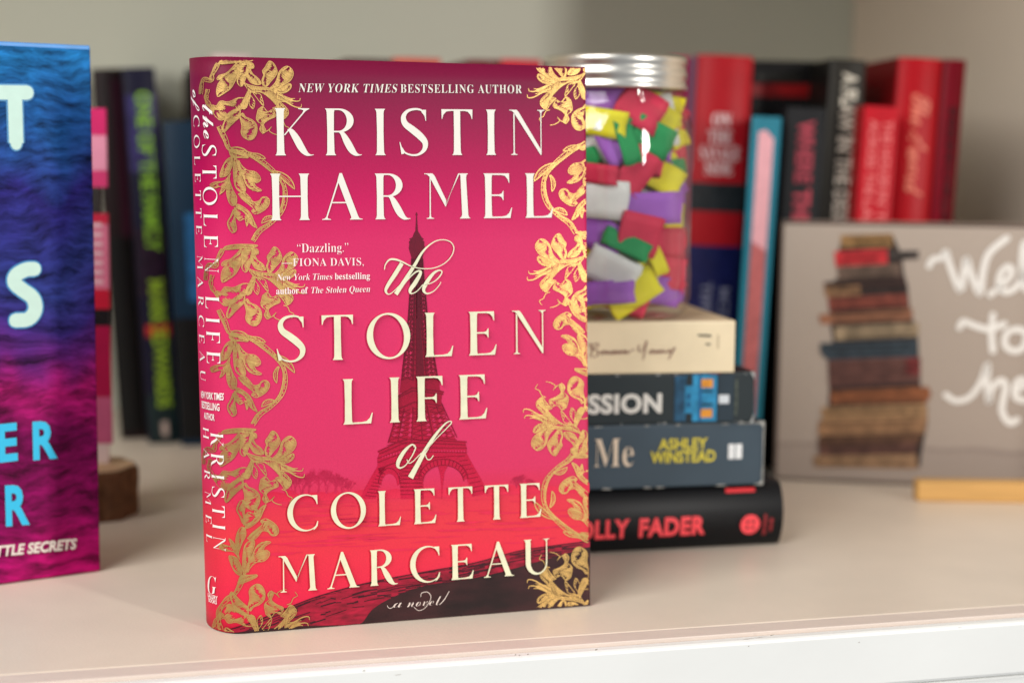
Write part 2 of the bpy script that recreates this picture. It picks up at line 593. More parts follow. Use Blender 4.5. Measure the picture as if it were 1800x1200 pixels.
def jacket(u, v, off=0.0):
    if u >= FOLD:
        return BO + E1 * u + BUP * v + BN * off
    P, s = section(v)
    a = np.interp(-u, -s, P[:, 0]); b = np.interp(-u, -s, P[:, 1])
    a2 = np.interp(-u + 3e-4, -s, P[:, 0]); b2 = np.interp(-u + 3e-4, -s, P[:, 1])
    a1 = np.interp(-u - 3e-4, -s, P[:, 0]); b1 = np.interp(-u - 3e-4, -s, P[:, 1])
    ta, tb = a2 - a1, b2 - b1
    l = math.hypot(ta, tb) or 1
    return BO + E1 * (a - tb / l * off) + E2 * (b + ta / l * off) + BUP * v


_sec = {}


def _sec_px(v):
    k = int(round(min(max(v, -0.01), BH + 0.01) / 0.0015))
    if k not in _sec:
        vv = k * 0.0015
        P, s = section(vv)
        Q = BO + np.outer(P[:, 0], E1) + np.outer(P[:, 1], E2) + BUP * vv
        D = Q - CAM
        z = D @ FW
        qx = 900 + F_PX * (D @ RT) / z; qy = 600 - F_PX * (D @ UP) / z
        i = int(qx.argmin())
        _sec[k] = (s, qx, qy, i, vv)
    return _sec[k]


_Minv = np.linalg.inv(np.array([E1, BUP, BN]).T)


def px_uv(x, y):
    """photo pixel -> (u, v) on the jacket"""
    d = ray(x, y)
    t = ((BO - CAM) @ BN) / (d @ BN)
    a, v, _ = _Minv @ (CAM + d * t - BO)
    if a >= FOLD:
        return a, v
    for _ in range(3):
        s, qx, qy, i, vv = _sec_px(v)
        u = float(np.interp(-x, -qx[:i + 1], s[:i + 1]))
        yy = float(np.interp(-u, -s, qy)) - (v - vv) * 4200.0
        v += (yy - y) / 4300.0
    return u, v


book = thing('hardcover_book', 'bright pink hardcover novel with gold flowers and an iron tower on its cover', 'book', BO)
JSTOPS = [(0, (214, 26, 62)), (.05, (220, 34, 70)), (.12, (226, 48, 70)), (.17, (224, 54, 68)), (.215, (220, 50, 72)), (.235, (213, 44, 80)), (.27, (213, 48, 94)), (.41, (215, 46, 98)),
          (.60, (215, 42, 98)), (.68, (211, 38, 98)), (.75, (198, 12, 88)), (.82, (176, 6, 78)), (.90, (146, 10, 68)), (.96, (122, 12, 58)), (1.0, (114, 14, 52))]
jm = ramp_mat('jacket_print', JSTOPS, BH * math.cos(LEAN), rough=0.5, streak=0.012, streak_scale=(25, 25, 160), grain=0.07, bump=0.10)
# jacket sheet, 0.35 mm paper, wrapping spine, fold and fore-edge
us = list(np.linspace(-SPINE_L, FOLD, 26)) + list(np.linspace(FOLD, BW - 0.0015, 26))[1:]
vs_ = np.linspace(0.0004, BH, 30)
V = []
ncol = len(us) + 5
for v in vs_:
    for u in us:
        V.append(jacket(u, v, 0.0))
    for ang in (30, 60, 90):
        a = R(ang)
        V.append(BO + E1 * (BW - 0.0015 + 0.0015 * math.sin(a)) + E2 * (0.0015 - 0.0015 * math.cos(a)) + BUP * v)
    V.append(BO + E1 * BW + E2 * 0.0028 + BUP * v)
    V.append(BO + E1 * (BW - 0.075) + E2 * 0.00335 + BUP * v)
Fc = []
for j in range(len(vs_) - 1):
    for i in range(ncol - 1):
        a = j * ncol + i
        Fc.append((a, a + 1, a + 1 + ncol, a + ncol))
jo = build('jacket', V, Fc, jm, book, smooth=True)
md = jo.modifiers.new('paper', 'SOLIDIFY'); md.thickness = 0.0003; md.offset = -1
jo.data.materials.append(pmat('jacket_white_side', (240, 236, 228), 0.6))
md.material_offset = 1; md.material_offset_rim = 1
board_m = pmat('book_board', (120, 30, 50), 0.6, var=0.1)
pages_m = pmat('book_pages', (232, 222, 200), 0.8, var=0.12, vscale=1.0, vstretch=(900, 900, 3))


def slab(name, a0, a1, b0, b1, v0, v1, mat, parent, k=False, bev=0.0):
    Vv = []
    for v in (v0, v1):
        sh = -(K0 + (K1 - K0) * v / BH)
        for a, b in ((a0, b0), (a1, b0), (a1, b1), (a0, b1)):
            Vv.append(BO + E1 * (a + (sh * b / BT if k else 0)) + E2 * b + BUP * v)
    o = build(name, Vv, box_faces(), mat, parent)
    if bev:
        bevel(o, bev)
    return o


slab('front_board', 0.006, BW - 0.0008, 0.0005, 0.0026, 0.0006, BH - 0.0008, board_m, book, True, .0004)
slab('back_board', 0.006, BW - 0.0008, BT - 0.0026, BT - 0.0005, 0.0006, BH - 0.0008, board_m, book, True, .0004)
slab('page_block', 0.003, BW - 0.005, 0.0040, BT - 0.0027, 0.004, BH - 0.004, pages_m, book, True)
# back of the jacket
V = []
for v in np.linspace(0.0004, BH, 12):
    sh = -(K0 + (K1 - K0) * v / BH)
    for a in (0.0, 0.03, 0.09, BW):
        V.append(BO + E1 * (a + sh) + E2 * (BT + 0.0001) + BUP * v)
Fc = [(j * 4 + i, (j + 1) * 4 + i, (j + 1) * 4 + i + 1, j * 4 + i + 1) for j in range(11) for i in range(3)]
build('jacket_back', V, Fc, jm, book, smooth=True)


def A2(pts):
    return [px_uv(p[0], p[1]) for p in pts]


PX = 1 / 4200.0                                                   # one photo pixel on the cover, in metres
zH = BH * math.cos(LEAN)

# ---------------------------------------------------------------- printed picture: river bank, trees, bridge, tower
def vy(y):
    return px_uv(720, y)[1] / BH


bank = Art()
top = [(408, 878), (450, 874)]
x = 480
rnd = random.Random(3)
while x < 1036:
    top.append((x, 866 + rnd.uniform(-5, 5) - (x - 480) * 0.028)); x += rnd.uniform(6, 13)
top.append((1036, 850))
bank.strip(A2(top), A2([(p[0], 884 - (p[0] - 408) * 0.03) for p in top]))
bank.build('printed_river_bank', jacket, ramp_mat('bank_print', [(0, (222, 38, 74)), (.225, (222, 42, 74)), (.25, (206, 26, 66)), (1, (206, 26, 66))], zH, rough=.5, grain=.1), jo, 0.00006)
wat = Art()
for k in range(70):
    x0 = rnd.uniform(410, 960); y0 = rnd.uniform(884, 985); w = rnd.uniform(25, 130)
    x1 = min(1036, x0 + w)
    yy = lambda xx: y0 - (xx - 408) * 0.045
    pts = spline([(x0, yy(x0)), ((x0 + x1) / 2, yy((x0 + x1) / 2) + rnd.uniform(-1.5, 1.5)), (x1, yy(x1))], 6)
    wat.stroke(A2(pts), np.array([.2, 1, 1.3, 1.3, 1, .6, .2])[:len(pts)] * rnd.uniform(1.0, 4.0) * PX)
wat.build('printed_water', jacket, pmat('water_print', (220, 36, 72), 0.5, var=.10, vscale=200), jo, 0.00007)
trees = Art()


def branch(x, y, ang, ln, w, depth):
    x2 = x + ln * math.cos(ang); y2 = y - ln * math.sin(ang)
    trees.stroke(A2([(x, y), (x2, y2)]), [w * PX, w * .7 * PX])
    if depth > 0:
        for k in range(3):
            branch(x2, y2, ang + rnd.uniform(-.75, .75), ln * rnd.uniform(.62, .85), w * .62, depth - 1)


for tx, ty, h in ((503, 868, 9), (517, 868, 12), (530, 868, 11), (544, 868, 13), (560, 867, 14), (575, 867, 13), (590, 867, 12), (603, 866, 9), (612, 866, 7), (905, 857, 6), (918, 857, 7), (932, 856, 6)):
    for k in range(3):
        branch(tx + rnd.uniform(-3, 3), ty, math.pi / 2 + rnd.uniform(-.25, .25), h * rnd.uniform(.8, 1.1), 1.1, 4)
trees.build('printed_trees', jacket, pmat('tree_print', (204, 30, 78), 0.5, var=.1), jo, 0.00008)

bridge_top = [(396, 1108), (440, 1094), (490, 1074), (545, 1052), (590, 1038), (640, 1025), (700, 1013), (765, 1001), (823, 991), (870, 979), (915, 967), (975, 958), (1037, 950)]
bt_s = spline(bridge_top, 60)
br = Art()
br.strip(A2(bt_s), A2([(p[0], 1128 - (p[0] - 396) * 0.08) for p in bt_s]))
clipv = lambda u, v, off: jacket(u, max(v, 0.0003), off)
br.build('printed_bridge', clipv, pmat('bridge_print', (150, 12, 44), 0.5, var=.45, vscale=170, vstretch=(1, 1, 3.5)), jo, 0.00010)
bs = Art()
for k in range(150):
    i = rnd.randrange(2, len(bt_s) - 4); t = rnd.random() ** 1.3
    band = np.interp(bt_s[i][0], [396, 545, 700, 870, 1037], [18, 46, 34, 22, 14])
    o = t * band
    j = min(len(bt_s) - 1, i + rnd.randrange(1, 5))
    bs.stroke(A2([(bt_s[i][0], bt_s[i][1] + o), (bt_s[j][0], bt_s[j][1] + o + rnd.uniform(-2, 4))]), rnd.uniform(.8, 2.4) * PX)
bs.stroke(A2(bt_s), 1.6 * PX)
bs.build('printed_bridge_stones', clipv, pmat('bridge_stone_print', (58, 6, 22), 0.5, var=.2), jo, 0.00016)
arch = spline([(396, 1114), (450, 1106), (520, 1100), (590, 1098), (632, 1096), (655, 1070), (690, 1049), (745, 1029), (810, 1019), (875, 1006), (950, 985), (1037, 960)], 60)
ar = Art()
ar.strip(A2(arch), A2([(p[0], 1130 - (p[0] - 396) * 0.08) for p in arch]))
ar.build('printed_bridge_shadow', clipv, pmat('bridge_dark_print', (50, 20, 22), 0.5, var=.65, vscale=45, vstretch=(1, 1, 2.5)), jo, 0.00019)

# tower
prof = [(373, 731.4, 732.6), (378, 730.2, 734), (379, 731.3, 732.8), (392, 730.8, 733.6), (406, 730, 734.6), (410, 727.5, 737), (417, 725, 741), (420, 719, 745), (422, 721.5, 743), (425, 718.5, 746),
        (429, 719.5, 745.5), (436, 718.5, 746.5), (442, 720, 745), (452, 723, 743), (470, 722.5, 744), (495, 721, 746), (520, 719.5, 748.5), (558, 717, 752), (590, 713.5, 757), (620, 710.5, 763), (645, 707, 767), (668, 705, 771), (690, 703, 774)]
tw = Art()
tw.strip(A2([(a, y) for y, a, b in prof]), A2([(b, y) for y, a, b in prof]))
# second platform, deck by deck
tw.poly(A2([(697, 697), (724, 681), (770, 684), (780, 688), (778, 694), (700, 702)]))
tw.poly(A2([(701, 700), (777, 692), (774, 718), (757, 726), (700, 724)]))
# legs between platforms
tw.strip(A2([(700, 718), (693, 744), (682, 778)]), A2([(776, 706), (787, 744), (803, 776)]))
# first platform
tw.poly(A2([(664, 792), (711, 771), (729, 769), (820, 775), (818, 779), (664, 795)]))
tw.poly(A2([(667, 794), (818, 778), (820, 786), (820, 800), (664, 812), (664, 804)]))
tw.poly(A2([(663, 804), (713, 785), (820, 786), (820, 803), (770, 814), (700, 822), (664, 826)]))
TWS = [(0, (200, 18, 62)), (.24, (200, 18, 62)), (.30, (186, 8, 56)), (.38, (164, 2, 48)), (.46, (140, 0, 42)), (.60, (122, 0, 38)), (.68, (100, 0, 34)), (.75, (108, 0, 40)), (1, (108, 0, 40))]
tower_m = ramp_mat('tower_print', TWS, zH, rough=.5, streak=0.05, streak_scale=(420, 420, 260), grain=.25)
# feet and arches
tw.strip(A2([(664, 818), (652, 838), (640, 860), (633, 876)]), A2([(678, 820), (670, 838), (664, 860), (660, 876)]))
tw.strip(A2([(696, 812), (702, 835), (704, 855), (704, 876)]), A2([(738, 808), (743, 830), (744, 855), (745, 876)]))
tw.strip(A2([(800, 798), (812, 820), (822, 845), (830, 872)]), A2([(820, 796), (832, 818), (846, 842), (858, 866)]))
tw.strip(A2([(768, 812), (774, 835), (776, 855), (776, 876)]), A2([(790, 812), (781, 830), (778, 855), (777, 876)]))
ac = ell(779, 842, 42, 34, 178, 5, 24); ai = ell(779, 846, 36, 29, 178, 5, 24)
flip = lambda P, cy: [(p[0], 2 * cy - p[1]) for p in P]
tw.strip(A2(flip(ac, 842)), A2(flip(ai, 846)))
tw.strip(A2([(738, 806), (760, 803), (790, 801), (820, 800)]), A2([(744, 830), (762, 811), (790, 806), (812, 818)]))
ac = ell(684, 850, 19, 27, 178, 0, 18); ai = ell(684, 853, 14, 21, 178, 0, 18)
tw.strip(A2(flip(ac, 850)), A2(flip(ai, 853)))
tw.strip(A2([(664, 822), (684, 818), (704, 816)]), A2([(668, 836), (684, 824), (700, 832)]))
tw.build('printed_tower', jacket, tower_m, jo, 0.00010)
# paler sky showing between the girders
gp = Art()
for y0, y1, n in ((500, 556, 8), (562, 612, 7), (616, 664, 6), (726, 768, 5)):
    for k in range(n):
        t = (k + .5) / n; y = y0 + (y1 - y0) * t
        if y < 700:
            L_ = np.interp(y, [p[0] for p in prof], [p[1] for p in prof]); R_ = np.interp(y, [p[0] for p in prof], [p[2] for p in prof])
        else:
            L_ = np.interp(y, [718, 778], [700, 682]); R_ = np.interp(y, [706, 776], [776, 803])
        w = R_ - L_; hh = (y1 - y0) / n * .42
        cols = (.10, .22, .78, .90) if y < 700 else (.06, .16, .30, .60, .72, .84, .94)
        for c in cols:
            cx = L_ + w * c + rnd.uniform(-.6, .6); ww = w * (.042 if y < 700 else .04)
            gp.poly(A2([(cx - ww, y + hh * .2), (cx, y - hh), (cx + ww, y - hh * .1), (cx, y + hh)]))
for cx in np.linspace(672, 816, 30):
    yb = np.interp(cx, [664, 712, 820], [806, 795, 795])
    gp.poly(A2([(cx - 1.2, yb), (cx + 1.2, yb), (cx + 1.2, yb - 4), (cx - 1.2, yb - 4)]))
gp.build('printed_tower_gaps', jacket, pmat('gap_print', (204, 26, 82), 0.5, var=.1), jo, 0.00018)
tl = Art()


def line(pts, w):
    tl.stroke(A2(pts), w * PX)


for y0, y1, n in ((455, 560, 15), (560, 668, 12)):
    ys = np.linspace(y0, y1, n + 1)
    fx = lambda y, t: np.interp(y, [p[0] for p in prof], [p[1] + (p[2] - p[1]) * t for p in prof])
    for a, b in zip(ys[:-1], ys[1:]):
        for t0, t1 in ((0, .32), (.32, 0), (.68, 1), (1, .68)):
            line([(fx(a, t0), a), (fx(b, t1), b)], 1.3)
        line([(fx(a, 0), a), (fx(a, 1), a)], .9)
    for t in (0.02, .32, .44, .56, .68, .98):
        line([(fx(y, t), y) for y in ys], 2.0 if t in (.44, .56) else 1.5)
tl.strip(A2([(fx(y, .40), y) for y in np.linspace(450, 668, 12)]), A2([(fx(y, .62), y) for y in np.linspace(450, 668, 12)]))
for t in (0.0, .14, .34, .5, .66, .86, 1.0):
    line([(700 - 18 * q + (76 + 45 * q) * t, 718 - 10 * t + 60 * q) for q in np.linspace(0, 1, 6)], 1.5)
for q in np.linspace(0.05, .95, 7):
    for t in (0, .36, .70):
        X = lambda t, q: 700 - 18 * q + (76 + 45 * q) * t
        Y = lambda t, q: 718 - 10 * t + 60 * q
        line([(X(t, q), Y(t, q)), (X(t + .28, q + .12), Y(t + .28, q + .12))], 1.1)
        line([(X(t + .28, q), Y(t + .28, q)), (X(t, q + .12), Y(t, q + .12))], 1.1)
for pts in ([(697, 697), (724, 681), (780, 688)], [(697, 700), (725, 686), (779, 692)], [(701, 718), (728, 706), (774, 712)], [(664, 793), (711, 771), (820, 776)], [(667, 797), (712, 777), (818, 781)],
            [(664, 805), (713, 786), (820, 787)], [(664, 812), (713, 793), (820, 795)], [(664, 824), (712, 806), (760, 806)]):
    line(pts, 1.5)
for k in range(9):
    t = k / 8
    line([(804 + 20 * t * 1.4, 802 + 62 * t), (818 + 22 * t * 1.6, 800 + 60 * t)], 1.1)
    line([(668 - 26 * t, 824 + 46 * t), (678 - 16 * t, 826 + 46 * t)], 1.1)
    line([(700 + 4 * t, 818 + 50 * t), (740 + 4 * t, 812 + 56 * t)], 1.0)
    line([(740 + 4 * t, 818 + 50 * t), (700 + 4 * t, 812 + 56 * t)], 1.0)
for a in np.linspace(15, 165, 16):
    c, s = math.cos(R(a)), math.sin(R(a))
    line([(779 + 36 * c, 846 - 29 * s), (779 + 43 * c, 842 - 36 * s)], 1.0)
line(flip(ell(779, 842, 43, 36, 178, 2, 24), 842), 1.3)
line(flip(ell(779, 846, 36, 29, 178, 2, 24), 846), 1.3)
line(flip(ell(684, 850, 19, 28, 178, 2, 18), 850), 1.2)
tl.build('printed_tower_girders', jacket, ramp_mat('girder_print', [(0, (158, 2, 44)), (.3, (144, 0, 40)), (.45, (106, 0, 32)), (.6, (82, 0, 28)), (1, (82, 0, 28))], zH, rough=.5, grain=.2), jo, 0.00024)

# ---------------------------------------------------------------- gold-foil flowers, engraved line by line
gold = pmat('gold_foil', (208, 170, 104), 0.45, metal=0.75, var=.20, vscale=26, bump=.5, bscale=110)  # mottled gold tone stands in for uneven reflections off the foil
foil = Art()
LIM = BW - 0.0006


def fstroke(pts, w):
    """foil line given in pixels; cut at the cover's edges"""
    run = []
    W = np.full(len(pts), w) if np.isscalar(w) else np.asarray(w)
    rw = []
    for p, ww in zip(pts, W):
        if 106 < p[1] < 1122 and p[0] < 1045:
            u, v = px_uv(p[0], p[1])
            if u < LIM and 0.0008 < v < BH - 0.0006 and u > -SPINE_L * .93:
                run.append((u, v)); rw.append(ww * PX); continue
        if len(run) > 1:
            foil.stroke(run, rw)
        run = []; rw = []
    if len(run) > 1:
        foil.stroke(run, rw)


class Unit:
    """pixel-space transform for a repeated motif"""
    def __init__(s, mx=None, ky=None, dx=0, dy=0):
        s.mx, s.ky, s.dx, s.dy = mx, ky, dx, dy

    def __call__(s, P):
        P = np.array(P, float)
        if s.ky is not None:
            P[:, 1] = s.ky - P[:, 1]
        else:
            P[:, 1] += s.dy
        if s.mx is not None:
            P[:, 0] = s.mx - P[:, 0]
        else:
            P[:, 0] += s.dx
        return P


def petal(T, base, ctrl, tip, w, shade=.62, side=1, frill=0.0, lw=1.5):
    n = max(8, int(math.hypot(tip[0] - base[0], tip[1] - base[1]) / 2.3))
    t = np.linspace(0, 1, n)[:, None]
    c = (1 - t) ** 2 * np.array(base) + 2 * (1 - t) * t * np.array(ctrl) + t * t * np.array(tip)
    g = np.gradient(c, axis=0); l = np.hypot(g[:, 0], g[:, 1])[:, None]
    nn = np.stack([-g[:, 1], g[:, 0]], 1) / l
    tt_ = t[:, 0]
    hw = w * (.22 * (1 - tt_) ** 2 + np.sin(math.pi * np.clip(tt_, 0, 1) ** .95 * .985 + .02) ** .75 * (.5 + .62 * tt_))
    fr = 1 + frill * np.sin(tt_ * 17 + base[0])
    Lf = c + nn * (hw * fr)[:, None]
    Rt_ = c - nn * (hw * (2 - fr))[:, None]
    fstroke(T(Lf), lw); fstroke(T(Rt_), lw)
    fstroke(T(np.array([Lf[-1], np.array(tip) + (np.array(tip) - np.array(ctrl)) * .04, Rt_[-1]])), lw)
    # vein and hatching
    fstroke(T(c[:int(n * .8)]), lw * .6)
    for i in range(1, n - 1):
        for sgn, E in ((1, Lf), (-1, Rt_)):
            cov = shade * (1.2 if sgn == side else .72) * rnd.uniform(.72, 1.18) * (.75 + .45 * abs(tt_[i] - .45) * 2)
            cov = min(1.0, cov)
            p0 = E[i]; p1 = E[i] + (c[i] - E[i]) * cov
            mid = (p0 + p1) / 2 + g[i] / l[i] * .9
            fstroke(T(np.array([p0, mid, p1])), np.array([1.35, 1.2, .45]) * rnd.uniform(.85, 1.2))


def vine(T, pts, w):
    c = spline(pts, 40)
    g = np.gradient(c, axis=0); l = np.hypot(g[:, 0], g[:, 1])[:, None]
    nn = np.stack([-g[:, 1], g[:, 0]], 1) / l
    ww = w * (1 + .18 * np.sin(np.arange(len(c)) * .55))[:, None] / 2
    fstroke(T(c + nn * ww), 1.4); fstroke(T(c - nn * ww), 1.2)
    d = np.concatenate([[0], np.cumsum(np.hypot(*np.diff(c, axis=0).T))])
    for s in np.arange(1, d[-1], 2.1):
        p = np.array([np.interp(s, d, c[:, 0]), np.interp(s, d, c[:, 1])])
        q = np.array([np.interp(s, d, nn[:, 0]), np.interp(s, d, nn[:, 1])])
        fstroke(T(np.array([p + q * w * .5, p + q * w * .5 * rnd.uniform(-.9, .1)])), 1.35)


def hatch(T, pts, ang, dens=.72, sp=1.75, lw=1.28, outline=1.0):
    """an engraved shape: outline plus ruled lines, broken up where the drawing is lit"""
    P = np.array(pts, float)
    Pc = spline(np.vstack([P, P[:1]]), 3 * len(P))
    if outline:
        fstroke(T(Pc), outline)
    c, s = math.cos(R(ang)), math.sin(R(ang))
    Q = np.stack([Pc[:, 0] * c + Pc[:, 1] * s, -Pc[:, 0] * s + Pc[:, 1] * c], 1)
    y = Q[:, 1].min() + sp * .5
    kk = 0
    while y < Q[:, 1].max():
        xs = []
        for a, b in zip(Q[:-1], Q[1:]):
            if (a[1] - y) * (b[1] - y) < 0:
                xs.append(a[0] + (b[0] - a[0]) * (y - a[1]) / (b[1] - a[1]))
        xs.sort()
        for x0, x1 in zip(xs[::2], xs[1::2]):
            ln = x1 - x0
            segs = [(x0, x1)]
            if ln > 5:
                d = min(.98, max(.3, dens + .15 + .18 * math.sin(kk * .45 + ang) + rnd.uniform(-.12, .12)))
                gap = ln * (1 - d)
                g0 = x0 + (ln - gap) * (.5 + .33 * math.sin(kk * .21 + ang * .1)) * rnd.uniform(.85, 1.1)
                segs = [(x0, g0), (min(x1, g0 + gap), x1)]
            for a, b in segs:
                if b - a < .6:
                    continue
                n = 4
                pp = [(a + (b - a) * t, y + .9 * math.sin(math.pi * t)) for t in np.linspace(0, 1, n)]
                fstroke(T([(q_[0] * c - q_[1] * s, q_[0] * s + q_[1] * c) for q_ in pp]), np.array([.7, 1.1, 1.1, .6]) * lw * rnd.uniform(.85, 1.2))
        y += sp * rnd.uniform(.9, 1.12); kk += 1


def flower_a(T):
    f = lambda L: [(320 + x / 3.53, 80 + y / 3.53) for x, y in L]
    hatch(T, f([(335, 110), (300, 150), (270, 175), (235, 185), (218, 205), (225, 215), (245, 212), (225, 240), (215, 285), (225, 318), (260, 300), (300, 270), (325, 230), (345, 180), (350, 130)]), 20, .8)
    hatch(T, f([(225, 112), (250, 92), (330, 82), (430, 86), (430, 98), (350, 107), (300, 112), (250, 116)]), 70, .9)
    hatch(T, f([(345, 125), (350, 170), (340, 220), (350, 245), (370, 255), (385, 230), (400, 190), (420, 130), (400, 104), (365, 107)]), 8, .72)
    hatch(T, f([(410, 102), (440, 115), (445, 140), (425, 150), (440, 180), (460, 195), (480, 215), (490, 240), (460, 245), (430, 235), (410, 210), (395, 170)]), -20, .75)
    hatch(T, f([(500, 250), (495, 215), (505, 185), (498, 160), (515, 135), (540, 98), (570, 115), (590, 160), (580, 190), (550, 225), (525, 255)]), 15, .72)
    hatch(T, f([(545, 265), (575, 235), (590, 200), (598, 170), (625, 140), (655, 130), (685, 155), (688, 190), (665, 225), (625, 250), (585, 268)]), 30, .75)
    hatch(T, f([(575, 272), (625, 257), (665, 238), (678, 250), (668, 275), (630, 297), (580, 290)]), 60, .8)
    hatch(T, f([(370, 215), (400, 240), (470, 258), (530, 262), (590, 285), (640, 320), (690, 342), (660, 350), (600, 340), (640, 380), (660, 410), (650, 440), (620, 420), (590, 380), (560, 345), (520, 310), (480, 290), (430, 292), (405, 270)]), 75, .85)
    hatch(T, f([(415, 270), (395, 310), (365, 370), (375, 395), (400, 385), (412, 340), (425, 300)]), 5, .9)
    hatch(T, f([(405, 330), (350, 325), (290, 350), (240, 345), (215, 375), (190, 370), (185, 395), (210, 440), (245, 465), (290, 440), (330, 405), (380, 390)]), 40, .55)
    hatch(T, f([(360, 395), (320, 400), (280, 430), (260, 480), (248, 520), (262, 540), (300, 500), (330, 470), (360, 440)]), 15, .75)
    hatch(T, f([(355, 440), (370, 500), (365, 540), (380, 570), (420, 588), (450, 570), (465, 530), (460, 490), (430, 460), (395, 445), (375, 420)]), -10, .72)
    hatch(T, f([(470, 400), (460, 460), (490, 490), (480, 520), (500, 545), (520, 530), (505, 490), (540, 460), (580, 440), (560, 400), (530, 412), (500, 380)]), 10, .72)
    hatch(T, f([(560, 390), (600, 380), (640, 410), (650, 440), (620, 460), (600, 430)]), 25, .8)
    hatch(T, f([(440, 295), (465, 330), (505, 378), (498, 335), (482, 302)]), 50, .3, 3.2)
    hatch(T, f([(425, 310), (415, 360), (440, 395), (450, 350)]), 50, .3, 3.2)
    g = lambda L: [(320 + x / 3.53, 80 + y / 3.53, w) for x, y, w in L]
    for c in ([(590, 300, 2.2), (640, 325, 2.2), (690, 345, 2.0), (725, 345, 1.6), (733, 328, 1)], [(600, 330, 2.2), (650, 355, 2.2), (700, 382, 2.0), (735, 385, 1.6), (740, 365, 1)], [(620, 310, 1.6), (670, 330, 1.6), (700, 330, 1)],
              [(500, 540, 1.4), (530, 530, 1.4), (555, 505, 1.3), (540, 530, 1.3), (570, 550, 1.3), (600, 556, 1)], [(600, 460, 1.4), (625, 470, 1.4), (640, 500, 1.3), (665, 515, 1.2), (650, 540, 1)], [(590, 345, 1.4), (640, 352, 1.3), (690, 362, 1)]):
        s = spline(g(c), 14)
        fstroke(T(s[:, :2]), s[:, 2])
    vine(T, [(384, 112), (374, 132), (372, 142), (358, 141), (354, 166)], 6)
    vine(T, [(366, 157), (364, 176), (378, 196)], 6)


def cluster_b(T):
    f = lambda L: [(380 + x / 6.0, 238 + y / 6.0) for x, y in L]
    for pts, an, de in (([(135, 150), (180, 150), (260, 180), (330, 215), (330, 240), (250, 235), (190, 240), (150, 210)], 70, .9),
                        ([(235, 260), (270, 320), (330, 370), (400, 380), (450, 420), (468, 470), (430, 500), (400, 490), (420, 540), (480, 580), (430, 590), (350, 560), (310, 510), (280, 440), (240, 360)], 15, .8),
                        ([(190, 240), (180, 330), (185, 450), (200, 540), (240, 590), (290, 610), (310, 570), (290, 500), (260, 420), (240, 330), (220, 260)], -8, .8),
                        ([(170, 220), (110, 260), (70, 330), (40, 420), (60, 440), (120, 420), (150, 370), (175, 300)], 25, .75),
                        ([(150, 400), (90, 480), (0, 490), (-60, 520), (-30, 560), (60, 540), (40, 620), (90, 580), (130, 500)], 30, .7),
                        ([(140, 460), (110, 580), (130, 690), (170, 740), (210, 720), (215, 650), (180, 580), (150, 500)], 0, .85),
                        ([(230, 620), (290, 600), (350, 650), (390, 700), (450, 690), (480, 655), (530, 650), (562, 690), (545, 750), (490, 800), (420, 830), (370, 800), (390, 770), (330, 720), (270, 670)], 40, .75),
                        ([(200, 720), (260, 740), (330, 790), (370, 840), (400, 910), (430, 975), (390, 960), (350, 920), (330, 860), (280, 800), (220, 770)], -25, .85),
                        ([(190, 760), (200, 850), (250, 900), (300, 880), (320, 960), (340, 900), (320, 830), (260, 780)], 10, .5),
                        ([(180, 780), (150, 860), (120, 920), (140, 990), (180, 1025), (215, 990), (200, 900), (200, 820)], 20, .6)):
        hatch(T, f(pts), an, de)


def vine_u(T):
    vine(T, [(385, 222), (396, 244), (406, 264), (440, 272), (472, 294), (496, 320), (501, 346), (494, 372), (476, 392), (456, 406), (444, 424)], 7)
    petal(T, (436, 272), (450, 272), (466, 279), 4.5, .85)
    petal(T, (478, 302), (504, 308), (517, 332), 6, .8)
    petal(T, (490, 322), (480, 334), (486, 350), 4, .8)
    petal(T, (484, 384), (470, 380), (460, 392), 5, .85)
    petal(T, (406, 262), (420, 262), (440, 274), 6, .85)


def motif(name, fn, *a):
    global foil
    foil = Art()
    fn(*a)
    o = foil.build(name, jacket, gold, jo, 0.00030)
    if o:
        o['kind'] = 'stuff'


MX = 1456
for T_ in (Unit(), Unit(dx=8, dy=326), Unit(dx=5, dy=649), Unit(ky=1272, dx=14), Unit(mx=MX, dy=-17), Unit(mx=MX, dy=303), Unit(mx=1449, ky=908), Unit(mx=MX, ky=1207)):
    motif('gold_foil_flower', flower_a, T_)
for T_ in (Unit(), Unit(dy=322), Unit(ky=1287, dx=16), Unit(mx=MX, dy=-14), Unit(mx=1446, ky=925), Unit(mx=MX, ky=1213)):
    motif('gold_foil_leaves', cluster_b, T_)
for T_ in (Unit(), Unit(dy=322), Unit(mx=MX, dy=-14), Unit(mx=MX, ky=1213)):
    motif('gold_foil_vine', vine_u, T_)
motif('gold_foil_vine', vine, Unit(), [(428, 1012), (415, 1040), (398, 1054), (386, 1072), (386, 1092), (390, 1110)], 7)

# ---------------------------------------------------------------- lettering of the front cover
ivory = pmat('ivory_print', (234, 230, 218), 0.45)
cream = pmat('embossed_cream_print', (230, 228, 194), 0.42, var=.06, vscale=240, bump=.12, bscale=300)


def capline(word, xL, yL, xR, yR, cap_px, name, mat, emb=0.0):
    a = Art()
    P0 = px_uv(xL, yL); P1 = px_uv(xR, yR)
    ct = px_uv(xL, yL - cap_px)
    cap = math.hypot(ct[0] - P0[0], ct[1] - P0[1])
    caps_word(a, word, P0, P1, cap, up=(0, 1))
    o = a.build(name, jacket, mat, jo, 0.00042 + emb)
    if emb:
        md = o.modifiers.new('emboss', 'SOLIDIFY'); md.thickness = emb + 0.0003; md.offset = -1
    return o


